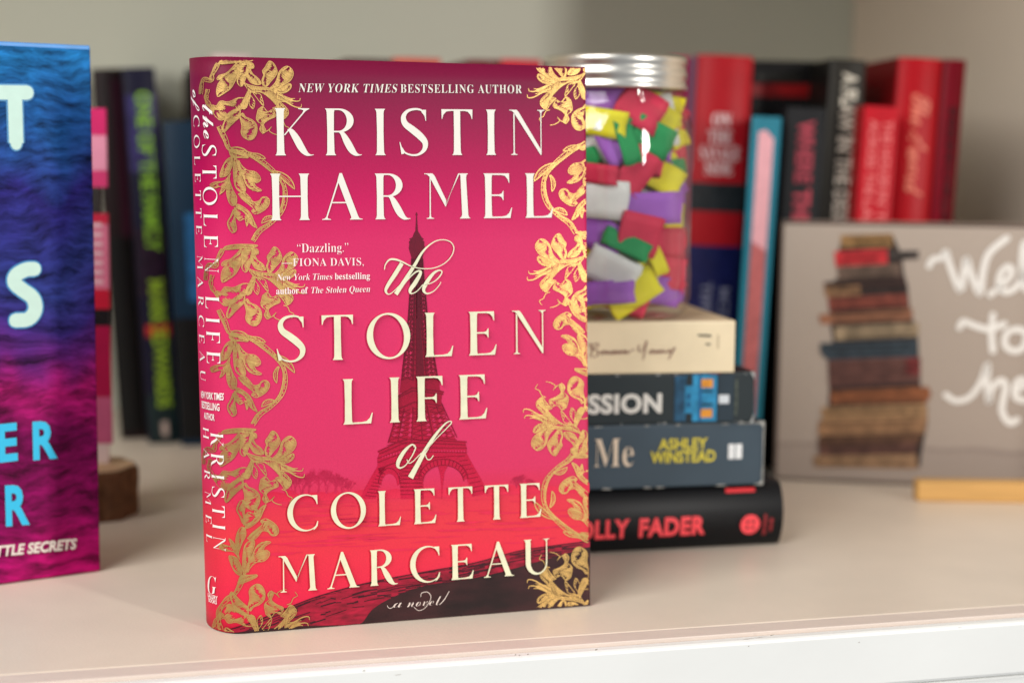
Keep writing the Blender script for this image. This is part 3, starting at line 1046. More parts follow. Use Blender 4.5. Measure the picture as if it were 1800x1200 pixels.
capline('KRISTIN', 484, 273.5, 957, 272.5, 83, 'author_lettering', ivory)
capline('HARMEL', 476, 387.5, 972, 382.5, 82, 'author_lettering', ivory)
capline('STOLEN', 486, 635.5, 959, 620, 79.5, 'title_lettering', cream, 0.00022)
capline('LIFE', 603, 745.5, 856, 734.5, 79.5, 'title_lettering', cream, 0.00022)
capline('COLETTE', 505, 933, 951, 907, 62.5, 'title_lettering', cream, 0.00022)
capline('MARCEAU', 490, 1040, 965, 1005.5, 63.5, 'title_lettering', cream, 0.00022)


def pxtext(runs, xL, yL, xR, yR, cap_px, name, mat, **kw):
    a = Art()
    P0 = px_uv(xL, yL); P1 = px_uv(xR, yR)
    a.mesh(fit_text(runs, P0, P1, cap_px * PX * 1.0, up=(0, 1), **kw))
    return a.build(name, jacket, mat, jo, 0.00042)


pxtext([('NEW YORK TIMES ', 'bolditalic'), ('BESTSELLING AUTHOR', 'serif')], 524, 162.5, 917, 164.5, 15, 'tagline_lettering', ivory, track=1.12, offset=-0.008)
qm = pmat('quote_print', (250, 226, 224), 0.45)
pxtext([('\u201cDazzling.\u201d', 'serif')], 522, 444, 612, 442.5, 15.5, 'quote_lettering', qm, offset=-.010)
pxtext([('\u2014FIONA DAVIS,', 'serif')], 495, 468, 639, 466.5, 13.5, 'quote_lettering', qm, track=1.05, offset=-.008)
pxtext([('New York Times ', 'italic'), ('bestselling', 'serif')], 486, 493, 650, 490, 11, 'quote_lettering', qm, offset=.004)
pxtext([('author of ', 'serif'), ('The Stolen Queen', 'italic')], 485, 517, 650, 513, 11, 'quote_lettering', qm, offset=.004)

# script words, stroke by stroke (x, y, width in pixels)
sc_ = Art()


def pen(pts, n=40):
    s = spline(pts, n)
    sc_.stroke(A2(s[:, :2]), s[:, 2] * PX)


q = lambda x, y, w: (640 + x / 4.285, 360 + y / 4.285, w)
pen([q(150, 488, 1.6), q(158, 450, 2.0), (684, 456.5, 3.0), q(235, 412, 3.4), q(290, 432, 2.6), q(350, 462, 1.9), q(430, 480, 1.7), q(520, 476, 1.6), q(600, 442, 1.6), q(655, 385, 1.7), q(673, 325, 1.9),
     q(650, 282, 1.7), q(600, 264, 1.5), q(540, 272, 1.8), q(480, 310, 2.6), q(430, 365, 4.0), q(380, 450, 5.6), q(310, 560, 6.8), q(236, 673, 7.4)], 110)
pen([q(282, 440, 7.2), q(232, 520, 7.4), q(180, 600, 6.4), q(160, 645, 4.6), q(178, 672, 2.2), q(215, 655, 1.5), q(300, 570, 1.4)])
pen([q(252, 660, 1.5), q(320, 570, 1.8), q(380, 510, 2.6), q(415, 498, 3.4), q(420, 520, 5.6), q(380, 590, 7.4), q(345, 640, 6.2), q(352, 668, 2.4), q(395, 650, 1.6), q(440, 600, 1.5)])
pen([q(455, 605, 1.4), q(520, 580, 1.7), q(565, 540, 2.2), q(583, 505, 2.2), q(560, 493, 2.6), q(515, 520, 5.0), q(465, 590, 7.2), q(445, 640, 5.6), q(470, 668, 2.8), q(520, 650, 1.7), q(560, 608, 1.5), q(576, 580, 1.2)])
o = sc_.build('script_title_lettering', jacket, cream, jo, 0.00066)
sc_ = Art()
q2 = lambda x, y, w: (620 + x / 4.285, 620 + y / 4.285, w)
pen([q2(470, 700, 1.8), q2(440, 690, 3.0), q2(385, 740, 6.2), q2(340, 820, 7.2), q2(345, 862, 3.6), q2(390, 848, 1.8), q2(440, 780, 2.0), q2(470, 715, 2.4), q2(455, 700, 1.6)])
pen([q2(405, 800, 1.4), q2(420, 828, 1.6), q2(450, 815, 1.6), q2(500, 765, 1.5), q2(520, 748, 1.4)])
pen([q2(540, 745, 1.5), q2(620, 650, 1.5), q2(700, 570, 1.6), q2(740, 525, 2.0), q2(722, 514, 2.0), q2(680, 545, 3.0), q2(610, 630, 5.4), q2(540, 740, 7.4), q2(480, 850, 8.4), q2(432, 937, 10.5)], 70)
pen([q2(540, 750, 1.6), q2(556, 795, 1.8), q2(580, 800, 1.8), q2(605, 770, 1.4)])
o = sc_.build('script_title_lettering', jacket, cream, jo, 0.00066)
sm = Art()
for word, x0, y0, x1, y1, cap in (('a', 691, 1067, 706, 1066, 19), ('novel', 715, 1066, 775, 1062, 19)):
    sm.mesh(fit_text([(word, 'script')], px_uv(x0, y0), px_uv(x1, y1), cap * PX, up=(0, 1), offset=-.012))
sc_ = sm
pen([(680, 1063, .9), (684, 1068, 1.0), (690, 1066, 1.0), (697, 1059, .9)], 14)
pen([(727, 1066, .9), (736, 1072, 1.0), (748, 1066, 1.0), (757, 1050, 1.2), (752, 1040, 1.2), (741, 1041, 1.2), (739, 1048, .9)], 24)
pen([(772, 1062, 1.0), (781, 1052, 1.6), (789, 1038, 1.0)], 12)
sm.build('subtitle_lettering', jacket, pmat('subtitle_print', (224, 206, 196), .5), jo, 0.00042)

# ---------------------------------------------------------------- lettering of the spine
spw = pmat('spine_white_print', (246, 240, 234), 0.45)


def spine_caps(word, xT, yT, xB, yB, xcapT, name, thick=None):
    """capitals reading downwards; baseline from (xT,yT) to (xB,yB), cap tops towards +u at xcapT"""
    a = Art()
    P0 = px_uv(xT, yT); P1 = px_uv(xB, yB)
    ct = px_uv(xcapT, yT)
    caps_word(a, word, P0, P1, ct[0] - P0[0], up=(1, 0))
    return a.build(name, jacket, spw, jo, 0.00040)


spine_caps('STOLEN LIFE', 356.5, 254, 365.5, 638, 380.5, 'spine_title_lettering')
spine_caps('COLETTE MARCEAU', 341.5, 203, 354, 667, 351.5, 'spine_title_lettering')
spine_caps('KRISTIN', 371.5, 760, 376.5, 964, 393, 'spine_author_lettering')
spine_caps('HARMEL', 358.5, 750, 365, 951, 368, 'spine_author_lettering')


def sptext(runs, xL, yL, xR, yR, cap_px, name, **kw):
    a = Art()
    P0 = px_uv(xL, yL); P1 = px_uv(xR, yR)
    a.mesh(fit_text(runs, P0, P1, cap_px * PX, up=(0, 1), **kw))
    return a.build(name, jacket, spw, jo, 0.00040)


sptext([('NEW YORK TIMES', 'boldsl')], 355, 698, 394.5, 702.5, 11.5, 'spine_tagline_lettering')
sptext([('BESTSELLING', 'bold')], 356.5, 716, 387, 721.5, 12, 'spine_tagline_lettering')
sptext([('AUTHOR', 'bold')], 360.5, 735, 378.5, 739, 11, 'spine_tagline_lettering')
sptext([('G', 'italic')], 367, 1041, 382, 1044.5, 32, 'publisher_lettering')
sptext([('GALLERY', 'bold')], 366.8, 1047.5, 384, 1053.5, 6.5, 'publisher_lettering')
sptext([('BOOKS', 'bold')], 368.5, 1056, 382.5, 1061, 6.5, 'publisher_lettering')
for word, x0, y0, x1, y1, xc in (('the', 357, 184, 359.5, 244, 379), ('of', 340, 158, 341.5, 196, 353)):
    a = Art()
    P0 = px_uv(x0, y0); P1 = px_uv(x1, y1); ct = px_uv(xc, y0)
    a.mesh(fit_text([(word, 'script')], P0, P1, (ct[0] - P0[0]) * .95, up=(1, 0)))
    a.build('spine_script_lettering', jacket, spw, jo, 0.00040)

# =================================================================== generic books shown by their spine
class SpineBook:
    """t = thickness direction, d = into the shelf, h = towards the head; O = tail corner at t = 0, on the spine's front"""
    def __init__(s, name, label, O, t, d, h, T, D, H, cover, spine=None, pages=(226, 216, 196), hard=True, bulge=0.0, group=None, front=None, cat='book'):
        s.O, s.t, s.d, s.h, s.T, s.D, s.H, s.bulge = np.asarray(O, float), t, d, h, T, D, H, bulge
        ctr = s.O + t * T / 2 * (1 if abs(t[2]) < .5 else 0)
        s.root = thing(name, label, cat, ctr, group)
        cm = pmat('cover_%d_%d_%d' % tuple(cover), cover, 0.45, spec=.14, var=.08, vscale=40)
        sm_ = pmat('spine_%d_%d_%d' % tuple(spine or cover), spine or cover, 0.42, spec=.16, var=.10, vscale=30)
        fm = pmat('front_%d_%d_%d' % tuple(front or cover), front or cover, 0.45, spec=.14, var=.10, vscale=30)
        bt = 0.0024 if hard else 0.0006
        ins = 0.0035 if hard else 0.0004
        # spine sheet
        n = 15
        V = []; Fc = []
        ss = np.linspace(0, T, n)
        for hh in (0.0, H):
            for q_ in ss:
                V.append(s.pt(q_, hh, 0.0))
            for q_ in ss[::-1]:
                V.append(s.pt(min(max(q_, bt * .5), T - bt * .5), hh, -max(bt, .001)))
        m = 2 * n
        for i in range(m):
            j = (i + 1) % m
            Fc.append((i, j, j + m, i + m))
        Fc.append(tuple(range(m))[::-1]); Fc.append(tuple(range(m, 2 * m)))
        s.spine = build('spine', V, Fc, sm_, s.root, smooth=False)
        for p in s.spine.data.polygons:
            p.use_smooth = abs(p.normal.dot(Vector(tuple(h)))) < .5
        bevel(s.spine, 0.0007 if hard else 0.0004, 2)
        bd = bulge * .35
        s.back = bevel(build('back_cover', *obox(s.O, t, d, h, (0, bt), (bd + .0012, D), (0, H)), cm, s.root), .0006 if hard else .0002)
        s.frontc = bevel(build('front_cover', *obox(s.O, t, d, h, (T - bt, T), (bd + .0012, D), (0, H)), fm, s.root), .0006 if hard else .0002)
        pm = pmat('pages_%d_%d_%d' % tuple(pages), pages, 0.85, var=.10, vscale=1.0, vstretch=(700, 700, 700))
        build('page_block', *obox(s.O, t, d, h, (bt, T - bt), (max(bt, .001) + .0015, D - ins), (ins, H - ins)), pm, s.root)

    def pt(s, q_, hh, off):
        """point on the spine surface: q along thickness, hh along height, off outwards"""
        x_ = min(max(q_ / s.T, 0), 1)
        return s.O + s.t * q_ + s.h * hh - s.d * (s.bulge * (math.sin(math.pi * x_) ** .7 if 0 < x_ < 1 else 0) + off) + s.d * s.bulge * .35

    def px(s, x, y):
        """pixel -> (q, hh) on the spine plane"""
        O = s.O - s.d * s.bulge * .6
        a, b = plane_uv(x, y, O, s.t, s.h)
        return a, b

    def rect(s, name, q0, q1, h0, h1, rgb, lift=0.0003, rough=.42, var=.08):
        a = Art()
        nq, nh = 10, 8
        for i in range(nq):
            A = [(q0 + (q1 - q0) * i / nq, h0 + (h1 - h0) * k / nh) for k in range(nh + 1)]
            B = [(q0 + (q1 - q0) * (i + 1) / nq, h0 + (h1 - h0) * k / nh) for k in range(nh + 1)]
            a.k = 0
            a.strip(A, B)
        return a.build(name, s.pt, ink(rgb, rough, var), s.spine, lift)

    def text(s, runs, q_, h0, h1, cap, rgb, name='title_lettering', lift=0.0006, up=None, **kw):
        """lettering reading from h0 towards h1 (h0 > h1 reads downwards); q = baseline, letters rise towards +q"""
        a = Art()
        if isinstance(runs, str):
            runs = [(runs, 'bold')]
        a.mesh(fit_text(runs, (q_, h0), (q_, h1), cap, up=up or (1, 0), **kw))
        return a.build(name, s.pt, ink(rgb, .45, 0), s.spine, lift)

    def htext(s, runs, q0, q1, hb, cap, rgb, name='title_lettering', lift=0.0006, **kw):
        """lettering reading across the spine"""
        a = Art()
        if isinstance(runs, str):
            runs = [(runs, 'bold')]
        a.mesh(fit_text(runs, (q0, hb), (q1, hb), cap, up=(0, 1), **kw))
        return a.build(name, s.pt, ink(rgb, .45, 0), s.spine, lift)


def rot2(a):
    return np.array([math.cos(a), math.sin(a), 0.0]), np.array([-math.sin(a), math.cos(a), 0.0])


def standing(name, label, xL, xR, yTop, Y, lean, D, cover, yaw=None, **kw):
    """a book standing on the shelf: pixel columns of its spine at its top, pixel row of its top, distance Y, lean in x per z"""
    yaw = SH_A if yaw is None else yaw
    t, d = rot2(yaw)
    PL = at_y(xL, yTop, Y)
    PLd = (PL - CAM)
    # the right edge on the plane through PL along t
    a, _ = plane_uv(xR, yTop, PL, t, SZ)
    T = a
    h = np.array([t[0] * lean, t[1] * lean, 1.0]); h /= np.linalg.norm(h)
    H = PL[2] / h[2]
    O = PL - h * H
    t2 = t - h * (t @ h); t2 /= np.linalg.norm(t2)
    if lean > 0:
        O = O - np.array([0, 0, 0.0])
    zmin = min(O[2], (O + t2 * T)[2])
    O = O - np.array([0, 0, zmin])
    return SpineBook(name, label, O, t2, d, h, T, D, H, cover, **kw)


# ------------------------------------------------------------------ the stack of four lying books
GST = None
z = 0.0


def lying(name, label, xR, yB, Yr, yawd, T, D, H, cover, z0, **kw):
    """a book lying flat, spine towards us, tail at the right: pixel of its lower right spine corner gives the direction, Yr the distance"""
    t, d = rot2(R(yawd))
    P = at_y(xR, yB, Yr)
    O = np.array([P[0], P[1], z0])
    return SpineBook(name, label, O, SZ, d, -t, T, D, H, cover, **kw)


b1 = lying('book_lying_flat', 'black rounded hardcover with coral author name, bottom book of the stack under the jar', 1371, 952, .800, 13.5, .0325, .150, .228, (20, 20, 22), 0.0, bulge=.006, pages=(214, 204, 186))
q0, h0 = b1.px(1028, 958); q1, h1 = b1.px(1240, 940)
b1.text([('MOLLY', 'bold')], b1.px(1130, 942)[0], b1.px(986, 950)[1], b1.px(1106, 942)[1], .0088, (255, 84, 92), 'author_lettering', offset=.02, track=1.1)
b1.text([('FADER', 'bold')], b1.px(1130, 942)[0], b1.px(1123, 942)[1], b1.px(1239, 936)[1], .0088, (255, 84, 92), 'author_lettering', offset=.02, track=1.1)
a = Art(); cq, ch = b1.px(1318, 921)
a.poly([(cq + .0052 * math.sin(t_), ch + .0052 * math.cos(t_)) for t_ in np.linspace(0, 2 * math.pi, 28, endpoint=False)])
a.build('publisher_mark', b1.pt, ink((255, 84, 92), .45, 0), b1.spine, .0006)
a = Art()
for sx in (-1, 1):
    for sy in (-1, 1):
        a.poly([(cq + sx * .0016 + .0007 * math.sin(t_), ch + sy * .0016 + .0007 * math.cos(t_)) for t_ in np.linspace(0, 2 * math.pi, 10, endpoint=False)])
a.build('publisher_mark_holes', b1.pt, ink((30, 30, 32), .45, 0), b1.spine, .0009)
b1.htext([('GRAYDON', 'bold')], cq - .006, cq + .005, ch - .0088, .0016, (190, 60, 66), 'publisher_lettering')
b1.htext([('HOUSE', 'bold')], cq - .004, cq + .003, ch - .0122, .0016, (190, 60, 66), 'publisher_lettering')
q_, hA = b1.px(1279, 853); _, hB = b1.px(1331, 851)
b1.rect('coral_mark', b1.T * .875, b1.T * .935, min(hA, hB), max(hA, hB), (235, 60, 66))

b2 = lying('book_lying_flat', 'slate blue worn hardcover with yellow author lettering, resting on the black book of the stack', 1341, 842, .794, 12.0, .0325, .145, .212, (50, 60, 68), .0325, spine=(68, 82, 93), front=(30, 32, 34))
b2.text([('Me', 'serif')], .0115, b2.px(1043, 820)[1], b2.px(1113, 820)[1], .0145, (232, 214, 190), offset=-.01)
b2.text([('ASHLEY', 'bold')], .0195, b2.px(1157, 790)[1], b2.px(1243, 785)[1], .0052, (224, 208, 74), 'author_lettering')
b2.text([('WINSTEAD', 'bold')], .0128, b2.px(1143, 808)[1], b2.px(1257, 800)[1], .0056, (224, 208, 74), 'author_lettering')
hm = b2.px(1292, 790)[1]
b2.rect('publisher_mark', .0136, .0212, hm - .0036, hm - .0003, (232, 234, 234)); b2.rect('publisher_mark', .0136, .0212, hm + .0003, hm + .0036, (232, 234, 234))
a = Art()
rr = random.Random(5)
for k in range(26):
    edge = rr.random() < .5; hh = rr.random() ** 2 * b2.H; w = rr.uniform(.0008, .006); q_ = .0002 if edge else b2.T - .0011
    a.poly([(q_, hh), (q_ + rr.uniform(.0004, .001), hh + w * .3), (q_ + rr.uniform(.0003, .0009), hh + w * .8), (q_, hh + w)])
a.poly([(b2.T - .004, 0.0002), (b2.T, 0.0002), (b2.T, .0040), (b2.T - .0015, .0022)])
a.poly([(0, 0.0002), (.004, 0.0002), (.0015, .0018), (0, .0030)])
a.poly([(.004, 0.0002), (b2.T - .004, 0.0002), (b2.T - .004, .0009), (.012, .0006), (.004, .0011)])
a.build('worn_edges', b2.pt, ink((168, 168, 162), .7, .1), b2.spine, .0007)['kind'] = 'stuff'

b3 = lying('book_lying_flat', 'dark teal thriller with lit window picture on its spine, between slate and cream books', 1325, 728, .790, 10.5, .0255, .140, .208, (40, 46, 48), .065, spine=(46, 54, 57), front=(22, 24, 24), hard=False)
b3.text([('OBSESSION', 'bold')], .0062, b3.px(1043, 710)[1] + .0350, b3.px(1163, 706)[1], .0088, (228, 226, 218), offset=.02, track=1.05)
hp = lambda x: b3.px(x, 690)[1]
b3.rect('printed_glow', .0012, .0240, hp(1204), hp(1186), (38, 82, 112), var=.5)
b3.rect('printed_house', .0010, .0246, hp(1260), hp(1204), (44, 134, 178), var=.35)
for x0, x1, qa, qb, c in ((1228, 1233, .001, .0245, (30, 100, 148)), (1205, 1217, .019, .0245, (34, 44, 50)), (1205, 1217, .001, .0052, (34, 44, 50)), (1207, 1214, .0125, .0150, (28, 88, 130)), (1207, 1214, .0085, .0105, (28, 88, 130)),
                          (1233, 1253, .0090, .0100, (24, 48, 60)), (1233, 1253, .0155, .0165, (24, 48, 60)), (1262, 1290, .001, .0245, (42, 56, 66))):
    b3.rect('printed_house_detail', qa, qb, hp(x1), hp(x0), c, .0005)
for qa in (.0030, .0180):
    b3.rect('printed_window', qa, qa + .0042, hp(1252), hp(1232), (226, 150, 52), .0007, var=.25)
b3.rect('publisher_mark', .0098, .0142, hp(1281), hp(1263), (214, 220, 224), .0007)
b3.htext([('PUBLISHER', 'bold')], .004, .022, hp(1296), .0014, (96, 104, 92), 'publisher_lettering')
b3.rect('red_corner_print', b3.T * .965, b3.T * .995, hp(1266), hp(1246), (120, 30, 34))
a = Art()
for k in range(20):
    edge = rr.random() < .5; hh = rr.random() * b3.H * .8; w = rr.uniform(.0006, .003); q_ = .0002 if edge else b3.T - .0011
    a.poly([(q_, hh), (q_ + rr.uniform(.0004, .001), hh + w * .3), (q_ + rr.uniform(.0003, .0009), hh + w * .8), (q_, hh + w)])
a.poly([(b3.T - .004, 0.0002), (b3.T, 0.0002), (b3.T, .0030), (b3.T - .0015, .0016)])
a.poly([(0, 0.0002), (.005, 0.0002), (.0015, .0014), (0, .0026)])
a.build('worn_edges', b3.pt, ink((160, 162, 160), .7, .1), b3.spine, .0007)['kind'] = 'stuff'

b4 = lying('book_lying_flat', 'cream paperback with plum handwritten author name, top book of the stack under the jar', 1291, 641, .786, 9.5, .0258, .132, .203, (238, 216, 178), .0905, spine=(240, 222, 186), hard=False, pages=(236, 220, 190))
a = Art()
for st_ in ([(30, 300, 1.2), (40, 265, 1.6), (52, 320, 2.0), (45, 375, 1.6), (62, 290, 1.4), (90, 262, 1.6), (108, 285, 1.8), (70, 318, 1.4), (105, 335, 2.0), (100, 372, 1.8), (60, 386, 1.4), (30, 375, 1.0)],
            [(150, 330, 1.8), (132, 345, 2.0), (140, 362, 1.8), (160, 350, 1.6), (152, 330, 1.4), (175, 338, 1.6), (178, 360, 2.2), (195, 330, 1.6), (205, 358, 2.0), (235, 330, 1.6), (222, 352, 2.0), (240, 358, 1.8), (252, 330, 2.0), (256, 358, 1.8),
             (275, 328, 1.6), (282, 358, 2.0), (300, 330, 1.6), (308, 356, 2.0), (330, 326, 1.6), (338, 356, 2.0), (356, 326, 1.6), (364, 354, 2.0), (384, 340, 1.4), (400, 326, 1.6), (428, 322, 1.6)],
            [(470, 275, 1.4), (462, 310, 2.0), (470, 338, 1.8), (498, 322, 1.4), (525, 262, 1.6), (535, 245, 1.4), (520, 320, 2.0), (505, 385, 1.8), (500, 412, 1.2)],
            [(575, 322, 1.6), (560, 342, 2.0), (570, 356, 1.8), (588, 340, 1.6), (580, 322, 1.4), (604, 330, 1.8), (606, 354, 2.0), (630, 325, 1.6), (634, 352, 2.0), (652, 322, 1.6), (658, 350, 2.0), (680, 320, 1.6), (688, 348, 2.0), (712, 335, 1.4),
             (735, 318, 1.8), (720, 340, 2.0), (742, 342, 1.6), (782, 300, 1.6), (755, 350, 2.0), (725, 405, 1.6)]):
    s_ = spline(st_, 8 * len(st_))
    a.stroke([b4.px(1030 + p[0] / 5, 550 + p[1] / 5) for p in s_], s_[:, 2] * .8 / 3550)
a.build('author_lettering', b4.pt, ink((122, 62, 66), .45, 0), b4.spine, .0006)
hm = b4.px(1240, 612)[1]
a = Art()
a.poly([(.0185, hm + .0040), (.0193, hm + .0042), (.0190, hm - .0026), (.0180, hm - .0026)])
a.poly([(.0140, hm - .0005), (.0146, hm + .0006), (.0148, hm - .0024), (.0138, hm - .0020)])
a.build('publisher_mark', b4.pt, ink((34, 44, 44), .45, 0), b4.spine, .0006)
b4.rect('publisher_lettering', .0120, .0190, hm - .0068, hm - .0062, (206, 190, 160))
# picture on its front cover
zt = b4.T + b4.O[2] + .0003
a = Art()
top_surf = lambda u, v, off: b4.O + b4.h * u + b4.d * v + SZ * (b4.T + off)
for pts, c in (([(.034, .004), (.060, .0035), (.19, .004), (.19, .10), (.07, .10), (.045, .03)], (190, 150, 40)), ([(.060, .006), (.095, .006), (.090, .03), (.070, .03)], (196, 78, 40)),
               ([(.044, .005), (.052, .005), (.060, .02), (.056, .02)], (210, 226, 224)), ([(.10, .005), (.15, .005), (.15, .05), (.10, .04)], (160, 60, 70))):
    a = Art(); a.poly(pts)
    a.build('printed_cover_picture', top_surf, ink(c, .45, .3), b4.frontc, .0002 + .0001 * (c[0] % 5))

# =================================================================== glass jar with folded paper slips
JC = np.array([0.0497, 0.8015, b4.O[2] + b4.T + 0.0008])
JH = 0.128
jar = thing('glass_jar', 'clear glass canning jar full of folded coloured paper, on top of the book stack', 'jar', JC)


def lathe(profile, C, n=64, closed=False, squash=None):
    V = []; Fc = []
    for r_, z_ in profile:
        for i in range(n):
            a_ = 2 * math.pi * i / n
            V.append((C[0] + r_ * math.cos(a_), C[1] + r_ * math.sin(a_), C[2] + z_))
    m = len(profile)
    for j in range(m if closed else m - 1):
        for i in range(n):
            a_ = j * n + i; b_ = j * n + (i + 1) % n
            c_ = ((j + 1) % m) * n + (i + 1) % n; d_ = ((j + 1) % m) * n + i
            Fc.append((a_, b_, c_, d_))
    return V, Fc


gl = bpy.data.materials.new('clear_glass')
gl.use_nodes = True
nt = gl.node_tree
nt.nodes.remove(nt.nodes['Principled BSDF'])
tr_ = nt.nodes.new('ShaderNodeBsdfTransparent'); tr_.inputs[0].default_value = (.95, .97, .96, 1)
gg = nt.nodes.new('ShaderNodeBsdfGlossy'); gg.inputs['Roughness'].default_value = .03
fr_ = nt.nodes.new('ShaderNodeLayerWeight')
pw_ = nt.nodes.new('ShaderNodeMath'); pw_.operation = 'POWER'; pw_.inputs[1].default_value = 5.0
nt.links.new(fr_.outputs['Facing'], pw_.inputs[0])
sch = nt.nodes.new('ShaderNodeMath'); sch.operation = 'MULTIPLY_ADD'; sch.inputs[1].default_value = .9; sch.inputs[2].default_value = .04
nt.links.new(pw_.outputs[0], sch.inputs[0])
mx_ = nt.nodes.new('ShaderNodeMixShader')
nz = nt.nodes.new('ShaderNodeTexNoise'); nz.inputs['Scale'].default_value = 60
tcx = nt.nodes.new('ShaderNodeTexCoord'); nt.links.new(tcx.outputs['Object'], nz.inputs['Vector'])
bpn = nt.nodes.new('ShaderNodeBump'); bpn.inputs['Strength'].default_value = .25; bpn.inputs['Distance'].default_value = .002
nt.links.new(nz.outputs['Fac'], bpn.inputs['Height']); nt.links.new(bpn.outputs[0], gg.inputs['Normal']); nt.links.new(bpn.outputs[0], fr_.inputs['Normal'])
nt.links.new(sch.outputs[0], mx_.inputs[0]); nt.links.new(tr_.outputs[0], mx_.inputs[1]); nt.links.new(gg.outputs[0], mx_.inputs[2])
nt.links.new(mx_.outputs[0], nt.nodes['Material Output'].inputs[0])

outer = [(.0005, .0020), (.022, .0012), (.030, 0), (.0350, .0012), (.0385, .0045), (.0398, .010), (.0400, .022), (.0394, .030), (.0394, .070), (.0400, .078), (.0400, .086), (.0392, .094), (.0370, .1005), (.0345, .1045), (.0335, .1075), (.0342, .1085), (.0348, .1095), (.0342, .1105), (.0330, .1115), (.0330, .1270)]
inner = [(.0305, .1270), (.0305, .1060), (.0325, .1030), (.0352, .0985), (.0370, .092), (.0372, .080), (.0370, .020), (.0355, .010), (.0300, .0062), (.0005, .0060)]
build('glass_body', *lathe(outer + inner, JC), gl, jar, smooth=True)
steel = pmat('tinned_steel', (236, 232, 222), .32, metal=1.0, var=.06, vscale=60, bump=.05, bscale=300)
band = [(.0300, .1283), (.0340, .1283), (.0352, .1278), (.0357, .1268), (.0357, .1245), (.0352, .1238), (.0352, .1215), (.0358, .1205), (.0358, .1180), (.0353, .1170), (.0353, .1150), (.0361, .1138), (.0361, .1125), (.0352, .1120), (.0345, .1125), (.0345, .1270), (.0300, .1272)]
build('screw_band', *lathe(band, JC, closed=True), steel, jar, smooth=True)
disc = [(.0001, .1276), (.020, .1276), (.024, .1280), (.0295, .1280), (.0305, .1277), (.0328, .1277), (.0328, .1271), (.0001, .1271)]
build('lid_disc', *lathe(disc, JC), steel, jar, smooth=True)

PCOL = {'purple': (168, 98, 196), 'red': (222, 52, 84), 'yellow': (240, 222, 46), 'green': (40, 148, 84), 'white': (236, 230, 228)}
pmats = {k: pmat('%s_paper' % k, c, .65, var=.06, vscale=120, bump=.15, bscale=350) for k, c in PCOL.items()}


def slip_mesh(w, l, gap, seed):
    """a strip folded over twice: leaves joined by a round fold"""
    r_ = random.Random(seed)
    prof = []
    n = 7
    for i in range(6):
        prof.append((l * (.5 - i / 6), gap * (.5 + .25 * math.sin(i))))
    for i in range(n + 1):
        a_ = math.pi / 2 + math.pi * i / n
        prof.append((-l / 2 + .6 * gap * math.cos(a_), gap * .5 * math.sin(a_)))
    for i in range(1, 7):
        prof.append((-l / 2 + l * i / 6 * .96, -gap * (.5 + .2 * math.sin(i * 1.7))))
    V = []; Fc = []
    nw = 4
    for j in range(nw + 1):
        y_ = (j / nw - .5) * w
        for k_, (x_, z_) in enumerate(prof):
            V.append((x_ + .0004 * math.sin(j * 2 + seed), y_, z_ + .00022 * math.sin(j * 1.9 + k_ * .35 + seed)))
    m = len(prof)
    for j in range(nw):
        for k_ in range(m - 1):
            a_ = j * m + k_
            Fc.append((a_, a_ + 1, a_ + 1 + m, a_ + m))
    me = bpy.data.meshes.new('folded_slip')
    me.from_pydata(V, [], Fc)
    for p in me.polygons:
        p.use_smooth = True
    return me


def add_slip(color, P, nrm, roll, w=.020, l=.024, gap=.0035, seed=0, tilt=0.0, deep=True):
    me = slip_mesh(w, l, gap, seed)
    me.materials.append(pmats[color])
    o = bpy.data.objects.new('folded_paper_slip', me)
    COL.objects.link(o)
    sd = o.modifiers.new('paper', 'SOLIDIFY'); sd.thickness = .0003
    nv = Vector(tuple(nrm)).normalized()
    qd = nv.to_track_quat('Z', 'Y')
    o.rotation_mode = 'QUATERNION'
    o.rotation_quaternion = qd @ Matrix.Rotation(roll, 3, 'Z').to_quaternion() @ Matrix.Rotation(tilt, 3, 'X').to_quaternion()
    o.location = tuple(float(c) for c in P)
    where = 'packed deep inside the glass jar' if deep else 'pressed against the front of the glass jar'
    tag(o, 'folded %s paper slip %s' % (color, where), 'paper', '%s paper slips %s' % (color, 'deep in the jar' if deep else 'at the front of the jar'))
    return o


def jar_hit(x, y, r_):
    d = ray(x, y)
    a_ = d[0] ** 2 + d[1] ** 2; b_ = 2 * ((CAM[0] - JC[0]) * d[0] + (CAM[1] - JC[1]) * d[1]); c_ = (CAM[0] - JC[0]) ** 2 + (CAM[1] - JC[1]) ** 2 - r_ * r_
    D_ = b_ * b_ - 4 * a_ * c_
    t_ = (-b_ - math.sqrt(max(D_, 0))) / (2 * a_)
    return CAM + d * t_


